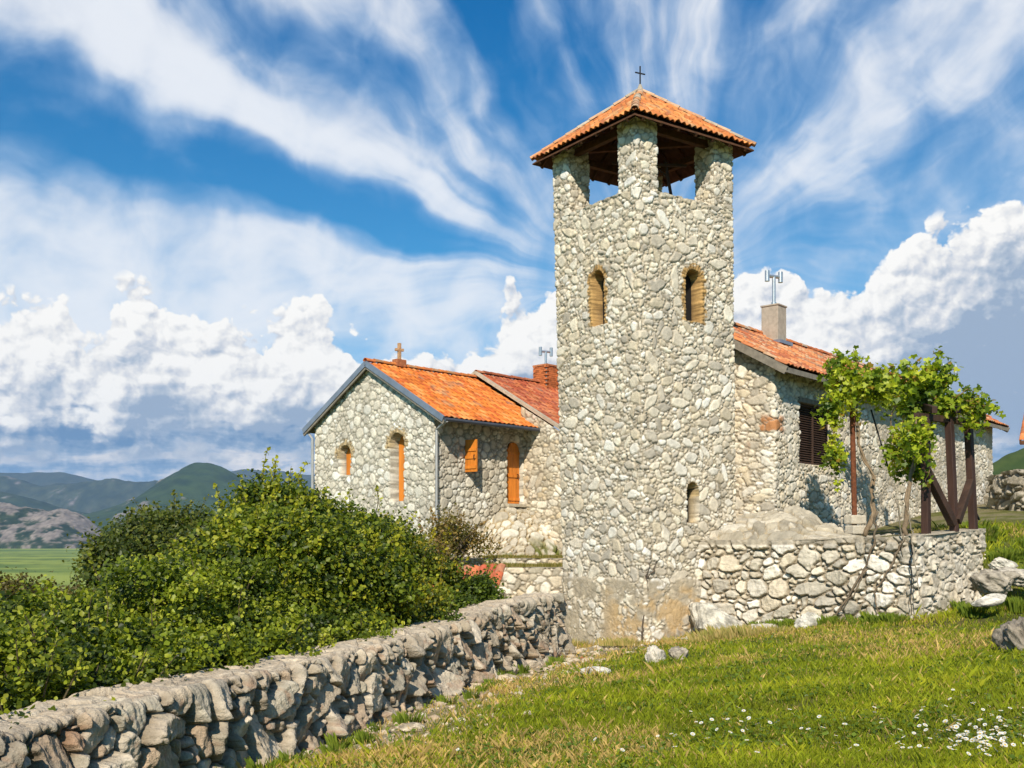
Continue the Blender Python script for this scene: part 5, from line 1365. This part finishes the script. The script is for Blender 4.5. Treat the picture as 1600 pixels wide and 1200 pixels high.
dry_vine('bare_vine', 'thin pale vine stem hanging straight down beside the black cable', [[TW(1420, 800, .3), TW(1424, 838, .2), TW(1432, 900, .3), TW(1444, 960, .5)], [TW(1400, 780, .5), TW(1411, 836, .2), TW(1410, 870)]], .020, (.30, .25, .18), seed=4)
o = dry_vine('cable', 'black cable with knots running straight down the terrace wall', [[TW(1424, 838, .16), TW(1424, 890, .14), TW(1424, 962, .16)]], .020, (.02, .02, .02), seed=5); o['category'] = 'cable'
TWR = lambda px, py, off: None
def TF(px, py, face, off=.09):
    d = LD if face == 'l' else RD; k = (px-800)/F_PX
    t = (Cn[0]-k*Cn[1])/(k*d[1]-d[0]); p = Cn+d*t; return P(px, py, p[1]-off)
dry_vine('bare_vine', 'thin dark dead creeper rising up the plinth at the tower corner', [[TF(1003, 1004, 'r'), TF(1004, 980, 'r'), TF(1011, 945, 'r'), TF(1010, 900, 'r'), TF(1018, 868, 'r')], [TF(1011, 902, 'r'), TF(1020, 893, 'r'), TF(1027, 875, 'r')]], .022, (.12, .09, .065), seed=6)

# ------------------------------------------------------------------ rocks
def on_lawn(px, py):
    k = (px-800)/F_PX; e = (HOR-py)/F_PX; Yq = 14.0
    for _ in range(60): Yq = .5*Yq+.5*float(ground_z(np.array(k*Yq), np.array(Yq)))/e
    return np.array((k*Yq, Yq, e*Yq))
def rock(label, px, py, Y, size, seed, col=(.58, .54, .46), name='rock', cat='rock', **k):
    p = P(px, py, Y) if Y else on_lawn(px, py)+np.array((0, 0, size[2]*.35))
    o = rock_mesh(name, p, size, seed, M['rock'], None, col, **k); tag(o, label, cat); return o
rock('white limestone outcrop at the foot of the tower where the terrace wall begins', 1120, 975, 24.0, (.75, .35, .42), 1, (.66, .63, .56), yaw=-.5, rough=.5, tiltx=-.45)
rock('low white limestone slab running out of the tower foot into the grass', 1085, 1003, 23.6, (.42, .2, .14), 2, (.64, .61, .53), yaw=-.3, rough=.75)
rock('upright white split stone in the grass before the tower corner', 1024, 1036, 0, (.19, .14, .24), 3, (.62, .58, .52), yaw=.4, rough=.75)
rock('grey broken stone right of the upright white stone', 1060, 1030, 0, (.22, .16, .17), 4, (.46, .41, .34), yaw=.9, rough=.6)
rock('flat white stone lying in the grass left of the tower corner', 931, 1054, 0, (.28, .16, .10), 5, (.70, .67, .61), yaw=.2, rough=.4)
rock('small reddish stone by the tower plinth', 913, 1030, 0, (.09, .07, .06), 6, (.48, .20, .10))
rock('beige stone in the thin grass near the bottom of the craggy wall', 643, 1142, 0, (.16, .12, .07), 7, (.60, .52, .40))
rock('white rock at the foot of the terrace wall in its middle', 1262, 975, 22.8, (.34, .2, .22), 8, (.70, .68, .62), yaw=.5, rough=.5, tiltx=.4)
rock('pale low rock at the terrace wall foot beside the tower end', 1195, 984, 23.4, (.45, .25, .14), 9, (.56, .52, .44), rough=.75)
rock('grey weathered boulder with moss at the bottom right edge', 1599, 1018, 0, (.30, .42, .34), 10, (.34, .30, .25), rough=.75)
rock('long white dressed stone block lying on the bank right of the terrace wall', 1546, 938, 21.4, (.42, .16, .13), 11, (.68, .65, .59), yaw=.15, rough=.12, tiltx=.12)
rock('grey boulder on the bank behind the long white block', 1555, 910, 22.3, (.50, .35, .26), 12, (.42, .38, .32), rough=.75)
rock('white jagged stone on top of the bank right of the terrace wall', 1565, 882, 23.0, (.30, .2, .16), 13, (.70, .67, .60), rough=.6)
rock('pale boulder at the right edge of the bank', 1592, 902, 22.5, (.45, .3, .2), 14, (.55, .51, .45), rough=.75)
for i, (px, py, lb) in enumerate(((1336, 812, 'square cut white stone on the terrace under the vine, upper one'), (1338, 828, 'square cut white stone on the terrace under the vine, lower one'))):
    p = P(px, py, 24.6-.2*i); mb = MB(); mb.obox(p, (.9, .42, 0), (-.42, .9, 0), (0, 0, 1), .22, .15, .105, (.60, .56, .48)); o = mb.build('cut_stone', M['masonry'], None, bevel=.03); tag(o, lb, 'stone block')

# ------------------------------------------------------------------ rubble strip, grass, flowers
for i, (px, py, sz, lb) in enumerate(((560, 1160, .10, 'small tan stone beside the craggy wall, nearest the bottom of the picture'), (700, 1098, .11, 'flat pale stone on the bare strip beside the middle of the craggy wall'),
        (745, 1075, .13, 'broad low tan stone on the bare strip before the tower'), (790, 1062, .15, 'largest flat stone at the far end of the bare strip'), (838, 1050, .12, 'pale stone at the end of the craggy wall near the tower'), (985, 1022, .10, 'small grey stone under the tower corner'))):
    rock(lb, px, py, 0, (sz*1.4, sz, sz*.45), 40+i, (.58, .49, .36), rough=.4)
def inv_lawn(n, rng, y0, y1, kmax=.56, pw=1.0):
    """random points on the lawn, about evenly spread over the picture"""
    t = rng.random(n); y = 1/(1/y0+(1/y1-1/y0)*t)
    x0 = np.maximum(wallx(y)+.12, -.55*y); x1 = kmax*y
    return x0+(x1-x0)*rng.random(n), y
def free(x, y):
    ok = side_of(x, y, TERR) < -.25
    # keep out of the tower
    a = (x-Cn[0])*RD[0]+(y-Cn[1])*RD[1]; b = (x-Cn[0])*LD[0]+(y-Cn[1])*LD[1]
    ok &= ~((a > -.03) & (b > -.03) & (a < 3.2) & (b < 3.2))
    shade_pit = ((x-9.5)/1.6)**2+((y-20.3)/1.15)**2 < 1.0
    return ok & ~shade_pit
def strip_w(x, y):
    wx = x-wallx(np.clip(y, -1, 24)); s = sstep(wx, 2.3, .5)*sstep(y, 9, 11)
    return np.clip(s+sstep(np.hypot(x-3.0, (y-23.6)*1.6), 2.6, .8)*.9, 0, 1)
def build_grass():
    rng = np.random.default_rng(7)
    x, y = inv_lawn(330000, rng, 5.4, 27.0)
    x2 = rng.uniform(3, 16, 30000); y2 = rng.uniform(21, 27, 30000)
    x = np.concatenate([x, x2]); y = np.concatenate([y, y2]); z = ground_z(x, y)
    n1 = fbm(x/.9, y/.9, 51, 4, .6); n2 = fbm(x/.22, y/.22, 52, 3, .6); n3 = fbm(x/3.2, y/3.2, 53, 3)
    sw = strip_w(x, y)
    keep = free(x, y) & (rng.random(len(x)) < np.clip(.35+1.5*(n2-.25), .15, 1)*(1-.93*sw*sstep(n1, .8, .5)))
    bank = (side_of(x, y, TERR) > -.3) & (x > 10.6) & (rng.random(len(x)) < .5)
    keep = keep | bank
    x, y, z, n1, n2, n3, sw = [a[keep] for a in (x, y, z, n1, n2, n3, sw)]; n = len(x)
    h = (.028+.05*rng.random(n)**2)*(.7+.9*n1)
    tall = (rng.random(n) < .02); h[tall] *= 2.0
    h *= 1+.7*sstep(side_of(x, y, TERR), -1.6, -.3)*(x > 3.5)
    h *= np.clip(y/9, .85, 1.25)
    ww = np.clip(.0032*np.clip(y/7.5, .8, 3), .003, .011)*rng.uniform(.7, 1.4, n)
    a = rng.uniform(0, 2*pi, n); bx, by = np.cos(a)*ww, np.sin(a)*ww*.5
    la = rng.uniform(0, 2*pi, n); ln = h*rng.uniform(.15, .95, n); lx, ly = np.cos(la)*ln, np.sin(la)*ln
    g1, g2, g3, dr = np.array((.15, .175, .010)), np.array((.27, .32, .016)), np.array((.46, .45, .03)), np.array((.66, .46, .17))
    t = np.clip(n1*1.3-.2+rng.normal(0, .16, n), 0, 1)[:, None]
    c = np.where(t < .5, g1*(1-t*2)+g2*t*2, g2*(2-t*2)+g3*(t*2-1))
    pd = np.clip(.06+.55*sstep(n3*.6+n1*.25+n2*.15, .52, .68)+.5*sw, 0, .8)
    d = rng.random(n) < pd; c[d] = (dr*rng.uniform(.6, 1.15, (n, 1)))[d]
    c *= rng.uniform(.7, 1.3, (n, 1))
    zero = np.zeros(n)
    V = np.stack([np.stack([x-bx, y-by, z-.01], -1), np.stack([x+bx, y+by, z-.01], -1), np.stack([x+lx*.4+bx*.7, y+ly*.4+by*.7, z+h*.62], -1), np.stack([x+lx, y+ly, z+h], -1)], 1)
    F = (np.array([[0, 1, 2], [0, 2, 3]])[None]+(np.arange(n)*4)[:, None, None]).reshape(-1, 3)
    o = mesh_np('grass', V.reshape(-1, 3), F, M['grass'], None, np.repeat(c, 4, 0), True)
    tag(o, 'short green and straw coloured grass of the sloping lawn', 'grass', kind='stuff')
    # broad-leaved weeds
    k = 26000; x, y = inv_lawn(k, rng, 5.5, 25); ok = free(x, y) & (fbm(x/.7, y/.7, 61, 3) > .46) & (rng.random(k) < 1-.7*strip_w(x, y)); x, y = x[ok], y[ok]; n = len(x)
    pc = np.stack([x, y, ground_z(x, y)+rng.uniform(.01, .07, n)], -1)
    c = lerp3((.08, .14, .012), (.20, .28, .03), rng.random(n))
    o = leaf_mesh('ground_cover', pc, unit(rng.normal(size=(n, 3))*.45+np.array((0, -.1, 1))), unit(rng.normal(size=(n, 3))), .038*rng.uniform(.5, 1.3, n)*np.clip(y/9, 1, 1.6), c, M['leaf'], None, 'oval', .45)
    tag(o, 'low broad leaved weeds mixed into the lawn', 'weeds', kind='stuff')
build_grass()
def tufts(name, label, spots, seed, hgt, col0, col1, cnt=150, spread=.12, mat='grass'):
    rng = np.random.default_rng(seed); Vs, Cs = [], []
    for (x, y, z, s) in spots:
        n = int(cnt*s); a = rng.uniform(0, 2*pi, n); r = spread*s*np.sqrt(rng.random(n))
        bx, by = x+np.cos(a)*r, y+np.sin(a)*r; h = hgt*s*rng.uniform(.4, 1.1, n); w = .006*rng.uniform(.6, 1.4, n)*max(1, y/12)
        lx, ly = np.cos(a)*h*rng.uniform(.1, .6, n), np.sin(a)*h*rng.uniform(.1, .6, n)
        V = np.stack([np.stack([bx-w, by, z+0*h-.02], -1), np.stack([bx+w, by, z+0*h-.02], -1), np.stack([bx+lx*.35+w*.7, by+ly*.35, z+h*.65], -1), np.stack([bx+lx, by+ly, z+h], -1)], 1)
        Vs.append(V.reshape(-1, 3)); Cs.append(np.repeat(lerp3(col0, col1, rng.random(n)), 4, 0))
    V = np.concatenate(Vs); n = len(V)//4
    F = (np.array([[0, 1, 2], [0, 2, 3]])[None]+(np.arange(n)*4)[:, None, None]).reshape(-1, 3)
    o = mesh_np(name, V, F, M[mat], None, np.concatenate(Cs), True); tag(o, label, 'grass', kind='stuff'); return o
rg = np.random.default_rng(3)
sp = []
for i in range(46):   # along the foot of the terrace wall
    t = rg.uniform(.3, 4.6); p = WK[0]+(WK[2]-WK[0])*t/4.7; p = p+np.array((-.1, -.35))*rg.uniform(.5, 1.4); sp.append((p[0], p[1], float(ground_z(p[0], p[1])), rg.uniform(.6, 1.4)))
for i in range(70):   # bank on the right
    x, y = rg.uniform(9.4, 13), rg.uniform(20.8, 25.5); 
    if (side_of(np.array(x), np.array(y), WK) < -.35 or x > 11) and ((x-9.5)/1.9)**2+((y-20.3)/1.5)**2 > 1: sp.append((x, y, float(ground_z(x, y)), rg.uniform(.6, 1.6)))
for i in range(26):   # foot of the boundary wall
    y = rg.uniform(8, 21); x = float(wallx(y))+rg.uniform(.32, .75); sp.append((x, y, float(ground_z(x, y)), rg.uniform(.4, .9)))
tufts('tall_grass', 'taller green grass tufts along the wall feet and the right bank', sp, 5, .20, (.10, .16, .015), (.26, .32, .04), 130, .16)
sp = [(*P(px, py, Yq)[:2], P(px, py, Yq)[2], s) for px, py, Yq, s in ((1120, 1005, 22.4, 1.6), (1160, 998, 22.4, 1.8), (1190, 992, 22.3, 1.5), (1140, 1002, 22.3, 1.7), (1215, 992, 22.2, 1.2), (900, 1010, 25, 1.2), (890, 1013, 24.8, 1.1), (960, 1006, 23.6, 1.0), (1060, 1004, 23.4, .9), (985, 1006, 23.4, .9))]
tufts('dry_grass', 'straw coloured dry grass at the foot of the tower and terrace wall', sp, 6, .15, (.60, .45, .20), (.26, .27, .06), 170, .38)
sp = []
for i in range(60):
    px = rg.uniform(770, 885); sp.append((*P(px, 0, 28.0)[:2], -.70, rg.uniform(.4, .9)))
    px = rg.uniform(760, 885); sp.append((*P(px, 0, 29.9)[:2], -.50, rg.uniform(.4, .8)))
for i in range(24):
    px = rg.uniform(1440, 1540); Yq = rg.uniform(24.5, 27); p = P(px, 0, Yq); sp.append((p[0], p[1], float(ground_z(p[0], p[1])), rg.uniform(.5, 1.2)))
tufts('ledge_grass', 'mossy grass growing on the stone ledges and the terrace', sp, 8, .15, (.16, .17, .03), (.40, .32, .12), 80, .30)

def build_scree():
    rng = np.random.default_rng(12); bm = bmesh.new(); bmesh.ops.create_icosphere(bm, subdivisions=1, radius=1); base = np.array([v.co[:] for v in bm.verts]); fc = np.array([[v.index for v in f.verts] for f in bm.faces]); bm.free()
    n = 9000; x, y = inv_lawn(n, rng, 8, 25); ok = free(x, y) & (rng.random(n) < strip_w(x, y)*1.0); x, y = x[ok], y[ok]
    m = len(x); s = .010+.065*rng.random(m)**4.5; s *= np.clip(y/12, .8, 1.6)
    V = base[None]*(1+.35*rng.normal(size=(m, len(base), 3)).clip(-1, 1)*.5)*s[:, None, None]*np.array((1.3, 1, .55))
    a = rng.uniform(0, 2*pi, m)[:, None]; V = np.stack([V[..., 0]*np.cos(a)-V[..., 1]*np.sin(a), V[..., 0]*np.sin(a)+V[..., 1]*np.cos(a), V[..., 2]], -1)
    V = V+np.stack([x, y, ground_z(x, y)+s*.15], -1)[:, None]
    c = lerp3((.66, .57, .43), (.46, .33, .20), rng.random(m)); F = (fc[None]+(np.arange(m)*len(base))[:, None, None]).reshape(-1, 3)
    o = mesh_np('gravel', V.reshape(-1, 3), F, M['rock'], None, np.repeat(c, len(base), 0)); tag(o, 'scattered rubble chips along the foot of the craggy wall', 'gravel', kind='stuff')
build_scree()

def build_daisies():
    rng = np.random.default_rng(21)
    n = 13; V = [(0, 0, .0)]; F = []
    for i in range(n):
        a = 2*pi*i/n; da = pi/n*.82; k = len(V)
        for (r, d, z) in ((.25, -.35, .05), (.25, .35, .05), (.85, .9, .16), (1.0, 0, .13), (.85, -.9, .16)):
            V.append((cos(a+da*d)*r, sin(a+da*d)*r, z))
        F.append((k, k+1, k+2, k+3, k+4))
    me = bpy.data.meshes.new('petals'); me.from_pydata(V, [], F); me.materials.append(M['petal']); me.update()
    bm = bmesh.new(); bmesh.ops.create_uvsphere(bm, u_segments=8, v_segments=5, radius=.30)
    for v in bm.verts: v.co.z = v.co.z*.5+.10
    mc = bpy.data.meshes.new('flower_centre'); bm.to_mesh(mc); bm.free(); mc.materials.append(M['pollen'])
    sb = MB(); sb.tube([(0, 0, .05), (.15, .1, -1.2), (.1, .2, -3.0)], [.06, .06, .07], 4, (.10, .16, .03)); so = sb.build('stem', M['leaf']); ms = so.data; bpy.data.objects.remove(so)
    pts = []
    def put(px, py):
        # walk the ray down to the lawn
        k = (px-800)/F_PX; e = (HOR-py)/F_PX; Yq = 8.0
        for _ in range(30):
            Yq = float(ground_z(np.array(k*Yq), np.array(Yq)))/e
        pts.append((k*Yq, Yq))
    fixed = [(1489, 1097), (1494, 1103), (1484, 1112), (1503, 1111), (1478, 1121), (1442, 1114), (1434, 1129), (1443, 1126), (1451, 1128), (1541, 1100), (1590, 1118), (1578, 1125), (1536, 1128), (1545, 1122), (1525, 1140), (1560, 1142),
             (1150, 1151), (1158, 1148), (1162, 1127), (1170, 1143), (1172, 1147), (1167, 1154), (1190, 1155), (1203, 1150), (1182, 1170), (1187, 1175), (1193, 1182), (1205, 1181), (1213, 1172), (1234, 1128), (1280, 1141), (1262, 1149), (1263, 1161), (1252, 1157), (1286, 1155), (1313, 1142), (1320, 1154),
             (1295, 1182), (1338, 1190), (1345, 1194), (1394, 1138), (1412, 1169), (1403, 1180), (1428, 1167), (1141, 1165), (1155, 1195), (1183, 1199), (1118, 1180), (1240, 1174), (1225, 1189), (1378, 1145), (1049, 1168), (1020, 1172), (1390, 1195), (1360, 1172), (1556, 1010), (1548, 1037), (1567, 1035), (1104, 1017), (930, 1175), (715, 1190), (1088, 1143)]
    for f in fixed: put(*f)
    while len(pts) < 300:
        px, py = (rng.normal(1535, 52), rng.normal(1166, 22)) if rng.random() < .85 else (rng.uniform(950, 1450), rng.uniform(1120, 1200))
        if 900 < px < 1640 and 1105 < py < 1225: put(px, py)
    for i, (x, y) in enumerate(pts):
        s = rng.uniform(.016, .023); h = rng.uniform(.085, .12)
        r = empty('daisy', (x, y, float(ground_z(np.array(x), np.array(y)))+h), 'small white daisy with yellow centre in the lawn', 'daisy', 'daisies in the lawn')
        r.scale = (s, s, s); r.rotation_euler = (rng.normal(.35, .22), rng.normal(0, .22), rng.uniform(0, 6))
        for nm, d in (('petals', me), ('flower_centre', mc), ('stem', ms)):
            c = bpy.data.objects.new(nm, d); scene.collection.objects.link(c); c.parent = r
build_daisies()

# ------------------------------------------------------------------ the air itself: distant hills fade to blue
def build_haze():
    mb = MB(); x, y0, y1, z0, z1 = 14000, -3000, 13500, -42, 960
    mb.hexa([(-x, y0, z0), (x, y0, z0), (x, y1, z0), (-x, y1, z0), (-x, y0, z1), (x, y0, z1), (x, y1, z1), (-x, y1, z1)])
    m = bpy.data.materials.new('haze'); m.use_nodes = True; g = NG(m.node_tree); g.n.clear()
    out = g.new('ShaderNodeOutputMaterial'); v = g.new('ShaderNodeVolumePrincipled')
    v.inputs['Color'].default_value = (.36, .62, 1.0, 1); v.inputs['Density'].default_value = 3.6e-5; v.inputs['Anisotropy'].default_value = 0.0
    g.l.new(v.outputs[0], out.inputs['Volume'])
    o = mb.build('haze', m); tag(o, 'thin blue air between the camera and the distant hills', 'haze', kind='stuff')
build_haze()
